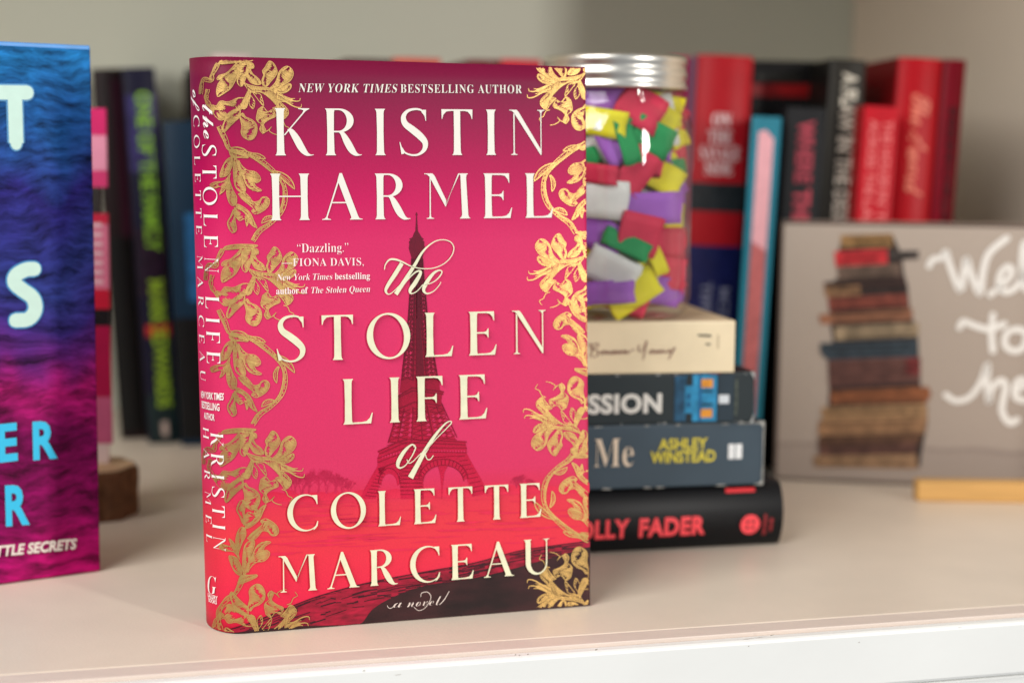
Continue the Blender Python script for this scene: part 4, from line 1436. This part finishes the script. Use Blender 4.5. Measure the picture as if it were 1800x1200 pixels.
slips = [('purple', 165, 262, 0, 26, 16), ('yellow', 152, 360, 8, 25, 17), ('red', 300, 305, 30, 26, 24), ('yellow', 383, 345, 35, 20, 18), ('green', 345, 425, 25, 24, 21), ('green', 238, 445, 75, 26, 12),
         ('red', 278, 555, -55, 27, 20), ('yellow', 388, 585, 30, 25, 20), ('red', 130, 568, 5, 20, 12), ('white', 150, 672, 4, 28, 24), ('purple', 338, 708, -2, 38, 20), ('purple', 135, 820, 35, 28, 22),
         ('red', 292, 815, 12, 24, 26), ('green', 240, 858, 25, 28, 12), ('white', 182, 962, 25, 30, 22), ('yellow', 265, 1050, -32, 33, 20), ('red', 408, 850, 0, 22, 20), ('red', 392, 975, 8, 26, 22),
         ('purple', 375, 1075, 12, 26, 18), ('yellow', 100, 1045, 80, 20, 16), ('purple', 165, 1105, -5, 30, 14), ('yellow', 340, 880, 65, 32, 10), ('red', 60, 700, 20, 24, 20), ('green', 60, 480, 60, 24, 18),
         ('yellow', 30, 880, 20, 26, 20), ('purple', 40, 600, 70, 26, 18), ('white', 10, 420, 10, 24, 20), ('red', 20, 300, 0, 26, 18), ('purple', 455, 940, 80, 20, 16), ('yellow', 447, 690, 85, 20, 14), ('purple', 180, 460, 60, 22, 14),
         ('red', 430, 480, 80, 24, 18)] + [(c_, 446, y_, r_, 20, 15) for c_, y_, r_ in (('yellow', 400, 70), ('red', 452, 85), ('green', 505, 80), ('yellow', 560, 95), ('purple', 628, 88), ('yellow', 745, 92), ('red', 800, 80), ('red', 905, 96), ('green', 960, 85), ('purple', 1030, 80), ('red', 1080, 20))]
for i, (c, x_, y_, rl, l_, w_) in enumerate(slips):
    px_, py_ = 1000 + x_ / 2.309, 60 + y_ / 2.309
    P = jar_hit(px_, py_, .0315 if y_ > 300 else .0270)
    P[0] = JC[0] + min(max(P[0] - JC[0], -.0292), .0292)
    P[1] = JC[1] - math.sqrt(max(0, (.0300 if y_ > 300 else .0255) ** 2 - (P[0] - JC[0]) ** 2)) + .0012 * (i % 4)
    nrm = P - JC; nrm[2] = 0
    nrm = nrm / np.linalg.norm(nrm) * .35 + np.array([.05, -.65, .12 * math.sin(i * 3)])
    P[2] = min(max(P[2], JC[2] + .014), JC[2] + .112)
    add_slip(c, P, nrm, -R(rl), w_ * .00078, l_ * .00080, .0020 + .0008 * (i % 3), i, tilt=.15 * math.sin(i * 2.3), deep=False)
rs = random.Random(11)
cl = list(PCOL)
for i in range(34):
    a_ = -R(rs.uniform(-25, 205)); z_ = .012 + .092 * (i + .5) / 34
    r_ = rs.uniform(.016, .0255)
    add_slip(cl[(i * 3 + 1) % 5], JC + np.array([r_ * math.cos(a_), r_ * math.sin(a_), z_]), np.array([.3 * math.cos(a_), -.8, rs.uniform(-.4, .4)]), rs.uniform(0, 6), .019, .023, .004, 120 + i)
for i in range(46):
    a_ = rs.uniform(0, 2 * math.pi); r_ = rs.choice((.012, .022, .027)); z_ = .014 + .088 * (i + .5) / 46
    if math.sin(a_) < -.3 and r_ > .02:
        a_ = -a_
    P = JC + np.array([r_ * math.cos(a_), r_ * math.sin(a_), z_])
    nrm = np.array([math.cos(a_), math.sin(a_), rs.uniform(-.6, .6)])
    add_slip(cl[i % 5], P, nrm, rs.uniform(0, 6), .016, .019, .004, 50 + i)

# =================================================================== the blue book at the left
PR = floor_at(177, 1004); PL = floor_at(0, 1028)
ed = (PR - PL); ed[2] = 0; ed /= np.linalg.norm(ed)
en = np.array([-ed[1], ed[0], 0.0])
QH = plane_uv(151, 82, PR, ed, SZ)[1]
QW = 0.158
QO = PR - ed * QW
blue = thing('hardcover_book', 'blue and magenta thriller hardcover with glowing pale title letters, facing forward', 'book', QO + ed * QW / 2)
fur = bpy.data.materials.new('fur_print')
fur.use_nodes = True
nt = fur.node_tree; N_ = nt.nodes; L_k = nt.links
bs_ = N_['Principled BSDF']; bs_.inputs['Roughness'].default_value = .6; bs_.inputs['Specular IOR Level'].default_value = .1
tc = N_.new('ShaderNodeTexCoord')
sep = N_.new('ShaderNodeSeparateXYZ'); L_k.new(tc.outputs['UV'], sep.inputs[0])
n1 = N_.new('ShaderNodeTexNoise'); n1.inputs['Scale'].default_value = 2.6; n1.inputs['Detail'].default_value = 3
L_k.new(tc.outputs['UV'], n1.inputs['Vector'])
ma = N_.new('ShaderNodeMath'); ma.operation = 'MULTIPLY_ADD'; ma.inputs[1].default_value = .42
L_k.new(n1.outputs['Fac'], ma.inputs[0]); L_k.new(sep.outputs[1], ma.inputs[2])
sb = N_.new('ShaderNodeMath'); sb.operation = 'SUBTRACT'; sb.inputs[1].default_value = .21
L_k.new(ma.outputs[0], sb.inputs[0])
rp = N_.new('ShaderNodeValToRGB')
st = [(0, (186, 14, 108)), (.10, (136, 10, 88)), (.25, (116, 10, 82)), (.36, (176, 24, 112)), (.42, (104, 34, 122)), (.50, (62, 46, 132)), (.62, (52, 66, 146)), (.74, (50, 44, 132)), (.84, (36, 98, 172)), (.95, (34, 126, 194)), (1, (36, 120, 190))]
while len(rp.color_ramp.elements) < len(st):
    rp.color_ramp.elements.new(.5)
for e_, (p_, c_) in zip(rp.color_ramp.elements, st):
    e_.position = p_; e_.color = lin(c_) + (1,)
L_k.new(sb.outputs[0], rp.inputs[0])
# fur strands: stretched, warped noise, multiplied in
n2 = N_.new('ShaderNodeTexNoise'); n2.inputs['Scale'].default_value = 3.2; n2.inputs['Detail'].default_value = 5
L_k.new(tc.outputs['UV'], n2.inputs['Vector'])
vm = N_.new('ShaderNodeVectorMath'); vm.operation = 'MULTIPLY_ADD'; vm.inputs[1].default_value = (.22, .13, 0)
L_k.new(n2.outputs['Color'], vm.inputs[0]); L_k.new(tc.outputs['UV'], vm.inputs[2])
mp_ = N_.new('ShaderNodeMapping'); mp_.inputs['Scale'].default_value = (9, 52, 1); mp_.inputs['Rotation'].default_value = (0, 0, R(-16))
L_k.new(vm.outputs[0], mp_.inputs[0])
n3 = N_.new('ShaderNodeTexNoise'); n3.inputs['Scale'].default_value = 1.0; n3.inputs['Detail'].default_value = 8; n3.inputs['Roughness'].default_value = .65
L_k.new(mp_.outputs[0], n3.inputs['Vector'])
mr_ = N_.new('ShaderNodeMapRange'); mr_.inputs[1].default_value = .32; mr_.inputs[2].default_value = .68; mr_.inputs[3].default_value = .14; mr_.inputs[4].default_value = 1.35
L_k.new(n3.outputs['Fac'], mr_.inputs[0])
mu = N_.new('ShaderNodeVectorMath'); mu.operation = 'SCALE'
L_k.new(rp.outputs[0], mu.inputs[0]); L_k.new(mr_.outputs[0], mu.inputs['Scale'])
# dark figure in the middle of the cover
df = N_.new('ShaderNodeVectorMath'); df.operation = 'SUBTRACT'; df.inputs[1].default_value = (.28, .36, 0)
L_k.new(vm.outputs[0], df.inputs[0])
dm = N_.new('ShaderNodeVectorMath'); dm.operation = 'MULTIPLY'; dm.inputs[1].default_value = (1.35, 2.6, 0)
L_k.new(df.outputs[0], dm.inputs[0])
ln_ = N_.new('ShaderNodeVectorMath'); ln_.operation = 'LENGTH'; L_k.new(dm.outputs[0], ln_.inputs[0])
m4 = N_.new('ShaderNodeMapRange'); m4.inputs[1].default_value = .42; m4.inputs[2].default_value = .66; m4.inputs[3].default_value = .06; m4.inputs[4].default_value = 1.0
L_k.new(ln_.outputs['Value'], m4.inputs[0])
mu2 = N_.new('ShaderNodeVectorMath'); mu2.operation = 'SCALE'
L_k.new(mu.outputs[0], mu2.inputs[0]); L_k.new(m4.outputs[0], mu2.inputs['Scale'])
L_k.new(mu2.outputs[0], bs_.inputs['Base Color'])
qsurf = lambda u, v, off: QO + ed * u + SZ * v - en * off
vf = obox(QO, ed, en, SZ, (0, QW), (0, .0026), (0.0005, QH))
fc = build('front_cover', vf[0], vf[1], fur, blue)
uv = fc.data.uv_layers.new(name='UVMap')
for lp in fc.data.loops:
    c = np.array(fc.data.vertices[lp.vertex_index].co) + np.array(blue['_o']) - QO
    uv.data[lp.index].uv = ((c @ ed) / QW, c[2] / QH)
bevel(fc, .0007, 2)
bevel(build('back_cover', *obox(QO, ed, en, SZ, (0, QW), (.0272, .0298), (0.0005, QH)), ink((30, 60, 140)), blue), .0007)
bevel(build('spine', *obox(QO, ed, en, SZ, (-.002, .001), (.0004, .0296), (0.0005, QH)), ink((40, 56, 140)), blue), .0008)
build('page_block', *obox(QO, ed, en, SZ, (.0015, QW - .004), (.0028, .0270), (.004, QH - .004)), pages_m, blue)
bevel(build('jacket_top_fold', *obox(QO, ed, en, SZ, (0.0005, QW - .0004), (-.0002, .0026), (QH - .0016, QH + .0004)), ink((24, 140, 222), .3, .1), blue), .0003)
qp = lambda x, y: plane_uv(x, y, QO, ed, SZ)


def blue_text(runs, xL, yL, xR, yR, cap_px, rgb, name, **kw):
    a = Art()
    P0 = np.array(qp(xL, yL)); P1 = np.array(qp(xR, yR))
    e_ = P1 - P0; e_ /= np.hypot(*e_)
    ct = np.array(qp(xR, yR - cap_px))
    a.mesh(fit_text(runs, P0, P1, ct[1] - P1[1], up=(0, 1), **kw))
    return a.build(name, qsurf, ink(rgb, .4, .02), fc, .0004)


def blue_strokes(strokes, w, rgb, name):
    a = Art()
    for s_ in strokes:
        c = spline(s_, 26) if len(s_) > 2 else np.array(s_, float)
        a.stroke([qp(p[0], p[1]) for p in c], w / 3600.0)
        for p in (c[0], c[-1]):
            u, v = qp(p[0], p[1])
            a.poly([(u + w / 7600 * .85 * math.cos(t_), v + w / 7600 * math.sin(t_)) for t_ in np.linspace(0, 2 * math.pi, 14, endpoint=False)])
    return a.build(name, qsurf, ink(rgb, .4, .03), fc, .0004)


sc = lambda x, y: (x / 2.447, 70 + y / 2.447)
glow_edge = (70, 150, 205)
LT = [[sc(-60, 226), sc(118, 228)], [sc(62, 240), sc(68, 445)]]
LS = [[sc(150, 985), sc(110, 988), sc(68, 1012), sc(62, 1045), sc(95, 1075), sc(140, 1110), sc(150, 1160), sc(120, 1200), sc(62, 1206)]]
for w_, c_, nm in ((28, glow_edge, 'title_glow'), (22.5, (206, 240, 226), 'title_lettering')):
    for st_ in (LT, LS):
        o = blue_strokes(st_, w_, c_, nm)
        if nm == 'title_lettering':
            for v in o.data.vertices:
                v.co -= Vector(tuple(en * .0002))
BLU = (52, 196, 240)
for s_, xa, ya, xb, yb, cp_ in (('JENNIF', -340, 840, -34, 815, 62), ('E', -3, 810, 31, 806, 62), ('R', 58, 805.5, 101, 802, 62), ('HILLIE', -262, 950, -19, 926, 66), ('R', 10, 921.5, 52, 918, 66)):
    blue_text([(s_, 'bold')], xa, ya, xb, yb, cp_, BLU, 'author_lettering', track=1.25, offset=.01)
blue_text([('LITTLE SECRETS', 'boldsl')], -26, 979, 135, 963, 17, (232, 224, 214), 'tagline_lettering', offset=.01)

# =================================================================== wood slice with an upright pink card
LC = (floor_at(186, 922) + np.array([-.019, .026, 0]))
log = thing('wood_slice', 'round bark-edged wood slice holding a pink card, behind the blue book', 'wood slice', LC)
bark = pmat('bark', (104, 72, 50), .9, var=.5, vscale=120, bump=1.0, bscale=220)
endg = pmat('wood_end_grain', (196, 164, 128), .7, var=.15, vscale=90)
n = 56; V = []; Fc = []
rb = random.Random(2)
jit = [1 + .035 * math.sin(k * .9) + .03 * rb.uniform(-1, 1) for k in range(n)]
lev = (0.0, .004, .012, .020, .0255, .0270)
for j, z_ in enumerate(lev):
    for k in range(n):
        a_ = 2 * math.pi * k / n
        r_ = .0285 * jit[k] * (1 + .012 * math.sin(j * 2.1 + k)) * (.97 if j in (0, 5) else 1)
        V.append(LC + np.array([r_ * math.cos(a_), r_ * math.sin(a_), z_]))
for j in range(len(lev) - 1):
    for k in range(n):
        Fc.append((j * n + k, j * n + (k + 1) % n, (j + 1) * n + (k + 1) % n, (j + 1) * n + k))
Fc.append(tuple(range(n))[::-1])
build('bark_rim', V, Fc, bark, log)
V = [LC + np.array([0, 0, .0272])] + [LC + np.array([.0280 * jit[k] * .97 * math.cos(2 * math.pi * k / n), .0280 * jit[k] * .97 * math.sin(2 * math.pi * k / n), .0271]) for k in range(n)]
build('sawn_face', V, [(0, 1 + k, 1 + (k + 1) % n) for k in range(n)], endg, log)
# the card: pink panels on a thin stand
cb = at_y(194, 833, LC[1]); ct = at_y(181, 190, LC[1])
cw = .036
cz = LC[2] + .0265
cardO = np.array([cb[0] - cw, LC[1] + .002, cz])
ch_ = ct[2] - cz
lean_ = (ct[0] - cb[0]) / ch_
ce, cn = rot2(R(6))
chh = np.array([ce[0] * lean_, ce[1] * lean_, 1.0])
card = thing('bookmark_card', 'narrow pink card with dark bands and a white foot, standing on the wood slice', 'card', cardO + ce * cw / 2)
for y0, y1, rgb, xo in ((190, 238, (214, 40, 108), 0), (238, 300, (232, 150, 176), 0), (300, 330, (214, 60, 116), 0), (330, 376, (54, 50, 48), -.004), (376, 395, (206, 40, 70), 0), (395, 510, (226, 120, 150), 0), (510, 545, (206, 24, 56), 0),
                        (545, 575, (26, 20, 24), 0), (575, 700, (176, 12, 70), 0), (700, 783, (196, 92, 130), 0), (783, 835, (226, 204, 200), -.002)):
    za = (at_y(180, y1, LC[1])[2] - cz); zb = (at_y(180, y0, LC[1])[2] - cz)
    za = max(za, 0.0)
    vf = obox(cardO, ce, cn, chh, (0, cw + xo), (0, .004), (za + .0001, zb))
    build('card_panel', vf[0], vf[1], ink(rgb, .5), card)
a = Art()
csurf = lambda u, v, off: cardO + ce * u + chh * v - cn * off
for y_ in np.linspace(400, 500, 7):
    v_ = at_y(180, y_, LC[1])[2] - cz
    a.poly([(cw - .012, v_), (cw - .003, v_), (cw - .003, v_ + .0022), (cw - .012, v_ + .0022)])
a.build('card_lettering', csurf, ink((240, 196, 206)), card, .0003)

# =================================================================== books along the back, left
G1 = None
fam = standing('book_spine_out', 'dark purple thriller spine with acid green vertical title, in the back row', 214, 272, 120, 1.065, -.055, .150, (20, 10, 18), yaw=R(17), spine=(26, 25, 48), bulge=.002)
hf = lambda y: fam.px(290, y)[1]
fam.rect('spine_colour_panel', .001, fam.T - .001, hf(300), hf(165), (54, 48, 100), var=.35)
fam.rect('spine_colour_panel', .001, fam.T - .001, hf(520), hf(400), (32, 16, 36), var=.45)
fam.rect('spine_colour_panel', fam.T * .15, fam.T * .9, hf(590), hf(570), (176, 40, 36), var=.3)
fam.rect('spine_colour_panel', .001, fam.T - .001, hf(780), hf(690), (20, 38, 40), var=.3)
fam.text([('ONE OF THE FAMILY', 'bold')], fam.T * .36, hf(160), hf(440), fam.T * .42, (138, 190, 56), offset=.01)
fam.text([('MARK EDWARDS', 'bold')], fam.T * .36, hf(490), hf(715), fam.T * .42, (146, 180, 46), 'author_lettering', offset=.01)
fam.rect('publisher_mark', fam.T * .42, fam.T * .62, hf(765), hf(740), (190, 170, 160), .0006)
dk = standing('book_spine_out', 'almost black book leaning beside the purple thriller, behind the wood slice', 160, 212, 122, 1.085, -.060, .150, (8, 6, 8), yaw=R(8), spine=(34, 20, 22), bulge=.002)
dk.rect('spine_colour_panel', dk.T * .62, dk.T * .98, dk.H * .55, dk.H * .97, (52, 12, 32))
dk.rect('spine_colour_panel', dk.T * .05, dk.T * .98, dk.H * .02, dk.H * .55, (3, 3, 3))  # near-black panel over the lower half of the spine
tb = standing('book_spine_out', 'dark teal blue book spine half hidden behind the pink novel', 284, 352, 214, 1.060, -.045, .145, (12, 26, 38), yaw=R(8), spine=(22, 48, 70), bulge=.0015)
tb.rect('spine_colour_panel', tb.T * .45, tb.T * .98, tb.H * .45, tb.H * .72, (34, 96, 148), var=.3)
tb.rect('spine_colour_panel', tb.T * .02, tb.T * .98, tb.H * .02, tb.H * .40, (5, 6, 8), var=.3)  # near-black panel over the lower part of the spine
t_, d_ = rot2(SH_A)
PB = at_y(262, 132, 1.10)
bb = SpineBook('book_spine_out', 'thin brown upright slab standing behind the purple thriller and teal books', np.array([PB[0], PB[1] + .115, 0]), t_, d_, SZ, .052, .006, PB[2] + .006, (98, 76, 56))  # thin brown slab, fills the brown area behind these books
blk = standing('book_spine_out', 'black book standing at the edge of the pink novel, against the brown slab', 326, 372, 121, 1.085, -.03, .14, (22, 18, 20), yaw=R(10))
# tops that peek over the pink novel
pk = [(372, 440, 96, (232, 206, 204), 'pale pink book peeking over the top of the pink novel'), (606, 690, 102.5, (70, 36, 34), 'dark brown book peeking over the top of the pink novel'),
      (692, 776, 101.5, (206, 84, 66), 'orange book peeking over the top of the pink novel'), (822, 880, 104.5, (110, 20, 30), 'dark red book peeking over the top of the pink novel'), (882, 952, 103.5, (196, 44, 60), 'bright red book peeking over the top of the pink novel')]
for x0, x1, yt, c, lb in pk:
    standing('book_spine_out', lb, x0, x1, yt, 1.06, 0.0, .15, c, bulge=.002)

# =================================================================== books along the back, right
mg = standing('book_spine_out', 'slim magenta book between the jar and the red hardcover', 1176, 1219, 100, 1.055, .03, .14, (196, 14, 84), yaw=R(4))
sav = standing('book_spine_out', 'tall red hardcover with white stacked title and navy lower spine, behind the jar', 1226, 1326, 99, 1.02, .035, .155, (120, 110, 140), yaw=R(2), spine=(170, 24, 34), bulge=.005)
hs = lambda y: sav.px(1260, y)[1]
sav.rect('printed_spine_band', .0004, sav.T - .0004, hs(372), hs(322), (36, 40, 44), var=.3)
sav.rect('printed_spine_band', .0004, sav.T - .0004, .0005, hs(432), (22, 26, 78), var=.2)
for w_, q0_, q1_, y_ in (('ON', .32, .64, 222), ('THE', .26, .68, 252), ('SAVAGE', .14, .84, 280), ('SIDE', .24, .72, 307)):
    sav.htext([(w_, 'serif')], sav.T * q0_, sav.T * q1_, hs(y_), .0082, (238, 222, 222))
sav.text([('TIFFANY', 'bold')], sav.T * .30, hs(497), hs(610), sav.T * .17, (132, 134, 158), 'author_lettering')
sav.text([('MCDANIEL', 'bold')], sav.T * .62, hs(505), hs(640), sav.T * .17, (132, 134, 158), 'author_lettering')
tp = standing('book_spine_out', 'thin teal book with a pale pink spine panel, leaning beside the red hardcover', 1322, 1374, 206, .965, .040, .13, (26, 92, 112), yaw=R(-10), spine=(44, 124, 144), hard=False)
htp = lambda y: tp.px(1335, y)[1]
a = Art()
a.poly([(tp.T * .26, .01), (tp.T * .78, .01), (tp.T * .78, htp(243)), (tp.T * .50, htp(228)), (tp.T * .26, htp(232))])
a.build('spine_panel', tp.pt, ink((228, 168, 176), .45, .06), tp.spine, .0004)
a = Art()
a.poly([(tp.T * .26, .004), (tp.T * .78, .004), (tp.T * .78, htp(440)), (tp.T * .26, htp(425))])
a.build('spine_panel', tp.pt, ink((188, 104, 104), .45, .15), tp.spine, .0006)
# black book facing out behind
P = at_y(1300, 106, 1.05)
t_, d_ = rot2(R(6))
fb = SpineBook('book_face_out', 'wide black book with a dark red title line, behind the teal and pink book', np.array([P[0], P[1], 0]), t_, d_, SZ, .066, .02, P[2], (14, 12, 12), hard=True)
fb.rect('title_lettering', .006, .050, fb.px(1380, 171)[1], fb.px(1380, 148)[1], (128, 6, 10), var=.3)
fb.rect('tagline_lettering', .012, .040, fb.px(1380, 142)[1], fb.px(1380, 130)[1], (30, 28, 22), var=.3)
w5 = standing('book_spine_out', 'black paperback with dull pink vertical title, behind the picture plaque', 1384, 1452, 190, 1.005, .035, .135, (20, 20, 22), yaw=R(4), spine=(34, 34, 36), hard=False)
hw = lambda y: w5.px(1410, y)[1]
w5.text([('WHERE', 'bold'), ], w5.T * .32, hw(212), hw(322), w5.T * .40, (176, 62, 78), offset=.02)
w5.text([('THEY', 'bold'), ], w5.T * .32, hw(332), hw(425), w5.T * .40, (206, 76, 92), offset=.02)
fl = standing('book_spine_out', 'charcoal hardcover with bone white vertical title, among the red books', 1461, 1524, 106, 1.005, .045, .15, (18, 16, 14), yaw=R(4), spine=(44, 41, 36), bulge=.002)
hl = lambda y: fl.px(1490, y)[1]
fl.text([('A FLAW IN THE DESIGN', 'bold')], fl.T * .36, hl(128), hl(430), fl.T * .40, (206, 198, 182), offset=.01)
rs_ = standing('book_spine_out', 'short bright red paperback with two rows of pale pink lettering', 1520, 1581, 188, .985, .045, .13, (160, 6, 18), yaw=R(4), spine=(186, 14, 32), hard=False)
hr = lambda y: rs_.px(1550, y)[1]
rs_.text([('THE HOUSE', 'bold')], rs_.T * .58, hr(212), hr(330), rs_.T * .26, (226, 112, 112))
rs_.text([('IN THE', 'bold')], rs_.T * .58, hr(335), hr(420), rs_.T * .26, (226, 112, 112))
rs_.text([('ACROSS THE', 'bold')], rs_.T * .18, hr(212), hr(345), rs_.T * .26, (226, 112, 112))
rs_.text([('LAKE', 'bold')], rs_.T * .18, hr(352), hr(420), rs_.T * .26, (226, 112, 112))
aw = standing('book_spine_out', 'red hardcover with salmon handwritten spine title, right of the charcoal hardcover', 1580, 1662, 104, 1.005, .045, .15, (112, 0, 8), yaw=R(4), spine=(172, 10, 24), bulge=.004)
ha = lambda y: aw.px(1610, y)[1]
aw.text([('The Award', 'script')], aw.T * .34, ha(165), ha(345), aw.T * .42, (222, 120, 100), offset=.02)
cr_ = standing('book_spine_out', 'dark crimson hardcover at the end of the row, against the side wall', 1660, 1700, 106, 1.005, .045, .15, (70, 0, 16), yaw=R(4), spine=(128, 4, 28), bulge=.002)
hc_ = lambda y: cr_.px(1675, y)[1]
cr_.text([('MEMORIAL', 'bold')], cr_.T * .36, hc_(190), hc_(420), cr_.T * .34, (64, 2, 12))

# =================================================================== picture plaque and the wooden strip
P0 = floor_at(1360, 842); P1 = floor_at(1610, 853)
pe = P1 - P0; pe[2] = 0; pe /= np.linalg.norm(pe)
pn = np.array([-pe[1], pe[0], 0.0])
PHt = plane_uv(1365, 388, P0, pe, SZ)[1]
PWd = .245
plq = thing('picture_plaque', 'taupe box plaque with a painted pile of old books and white handwriting', 'plaque', P0 + pe * PWd / 2)
pl_m = ramp_mat('plaque_print', [(0, (150, 136, 126)), (.13, (154, 140, 130)), (.14, (138, 124, 116)), (.155, (162, 148, 137)), (.6, (166, 152, 140)), (1, (174, 160, 148))], PHt, rough=.55, streak=.05, streak_scale=(40, 40, 60), grain=.10)
panel = bevel(build('panel', *obox(P0, pe, pn, SZ, (0, PWd), (0, .018), (0, PHt)), pl_m, plq), .0008)
psurf = lambda u, v, off: P0 + pe * u + SZ * v - pn * off
pq = lambda x, y: plane_uv(1320 + x / 2.2229, 360 + y / 2.2229, P0, pe, SZ)
rp_ = random.Random(9)
for o_, w_, h_ in (((0, 0), PWd, .0018), ((0, PHt - .0018), PWd, .0018), ((0, 0), .0018, PHt)):
    a = Art(); a.poly([(o_[0], o_[1]), (o_[0] + w_, o_[1]), (o_[0] + w_, o_[1] + h_), (o_[0], o_[1] + h_)])
    a.build('dark_edge', psurf, ink((92, 76, 68), .55), panel, .0003)
pile = [([(350, 118), (555, 112), (552, 165), (352, 168)], (148, 112, 70)), ([(325, 182), (532, 172), (535, 232), (330, 240)], (186, 44, 50)), ([(535, 182), (655, 178), (655, 212), (540, 216)], (66, 58, 54)),
        ([(335, 240), (585, 228), (585, 280), (340, 292)], (106, 86, 74)), ([(285, 302), (600, 275), (612, 318), (430, 330), (290, 340)], (62, 44, 40)), ([(285, 318), (425, 310), (430, 352), (290, 360)], (152, 114, 82)),
        ([(300, 365), (610, 345), (615, 395), (305, 412)], (124, 62, 50)), ([(265, 428), (630, 402), (632, 448), (272, 466)], (138, 92, 68)), ([(325, 478), (655, 460), (655, 512), (330, 528)], (146, 126, 100)),
        ([(270, 540), (650, 525), (652, 600), (300, 606), (272, 580)], (50, 60, 68)), ([(300, 606), (660, 592), (662, 690), (305, 712)], (90, 58, 52)), ([(605, 600), (662, 596), (662, 660), (605, 664)], (108, 40, 40)), ([(310, 728), (690, 708), (705, 735), (690, 768), (312, 776)], (134, 80, 50)),
        ([(275, 790), (685, 775), (690, 830), (280, 842)], (150, 116, 82)), ([(265, 842), (688, 830), (680, 890), (262, 900)], (140, 104, 74)), ([(262, 908), (665, 895), (655, 935), (265, 950)], (96, 66, 48)), ([(265, 935), (645, 925), (642, 985), (268, 985)], (88, 58, 50)),
        ([(245, 978), (645, 972), (650, 1030), (250, 1022)], (142, 110, 82))]
a = Art(); a.strip([pq(*p) for p in ((356, 120), (338, 200), (345, 285), (296, 310), (306, 400), (310, 470), (320, 530), (300, 600), (306, 720), (300, 790), (275, 850), (268, 960), (262, 1024))],
                   [pq(*p) for p in ((552, 114), (590, 200), (600, 285), (612, 310), (620, 400), (640, 470), (654, 530), (656, 600), (664, 720), (690, 790), (690, 850), (668, 960), (660, 1024))])
a.build('painted_shadow', psurf, ink((46, 36, 34), .55, .3), panel, .00025)
for i, (pts, c) in enumerate(pile):
    a = Art(); a.poly([pq(*p) for p in pts])
    a.build('painted_book', psurf, ink(c, .55, .30), panel, .0003 + .00004 * i)
    a = Art()
    ys = [p[1] for p in pts]
    for k in range(3):
        yy_ = min(ys) + (max(ys) - min(ys)) * (.3 + .25 * k); x0 = min(p[0] for p in pts) + rp_.uniform(6, 60); x1 = max(p[0] for p in pts) - rp_.uniform(8, 90)
        a.stroke([pq(x0, yy_ + 3), pq(x1, yy_ - 5)], rp_.uniform(.0005, .0011))
    if a.f:
        a.build('painted_book_line', psurf, ink(tuple(max(0, int(v * .62)) for v in c), .55, .1), panel, .0012)
wt = ink((232, 228, 222), .5, .02)
a = Art()


def script(pts, w=11.5, n=44):
    s_ = spline(pts, n)
    k_ = len(s_)
    a.stroke([pq(p[0], p[1]) for p in s_], w / 3087.0 * np.linspace(.9, 1.05, k_))
    for e_ in (s_[0], s_[-1]):
        u, v = pq(*e_)
        a.poly([(u + w / 6200 * math.cos(t_), v + w / 6200 * math.sin(t_)) for t_ in np.linspace(0, 2 * math.pi, 12, endpoint=False)])


for st_ in ([(696, 238), (712, 212), (745, 208), (762, 182), (775, 230), (818, 335), (832, 260), (842, 210), (860, 270), (895, 348), (905, 270), (930, 190), (1000, 130)],
            [(935, 350), (985, 310), (1020, 265), (1005, 240), (975, 270), (970, 320), (1000, 340), (1045, 310), (1080, 220), (1085, 150), (1065, 160), (1060, 260), (1075, 330), (1110, 330)],
            [(1175, 262), (1140, 270), (1130, 310), (1150, 340), (1190, 325)], [(1225, 270), (1205, 305), (1225, 340), (1255, 315), (1245, 275), (1225, 270)],
            [(815, 478), (830, 455), (870, 470), (930, 485), (990, 465)], [(945, 430), (940, 500), (945, 570)], [(1035, 485), (1000, 500), (992, 545), (1025, 570), (1065, 555), (1075, 500), (1040, 485)],
            [(762, 742), (800, 765), (855, 750), (900, 690), (925, 620), (922, 700), (930, 772), (940, 720), (975, 685), (995, 710), (980, 800), (1010, 850), (1040, 838)],
            [(1035, 725), (1075, 700), (1060, 680), (1035, 700), (1035, 750), (1075, 765)], [(1110, 690), (1120, 740), (1140, 690), (1165, 685)], [(1180, 725), (1215, 700), (1200, 680), (1180, 700), (1180, 750), (1220, 765)]):
    script(st_)
a.build('white_handwriting', psurf, wt, panel, .0004)
W0 = floor_at(1612, 881); W1 = floor_at(1800, 884)
we = W1 - W0; we[2] = 0; we /= np.linalg.norm(we); wn = np.array([-we[1], we[0], 0.0])
wz = plane_uv(1612, 846, W0, we, SZ)[1]
ws = build('wooden_block', *obox(W0, we, wn, SZ, (0, .13), (0, .012), (0, wz)), pmat('pale_pine', (206, 160, 96), .55, var=.12, vscale=20, vstretch=(1, 6, 8)))
bevel(ws, .0012)
tag(ws, 'pale yellow pine strip lying in front of the picture plaque', 'wood block')

for o in bpy.data.objects:
    if '_o' in o.keys():
        del o['_o']
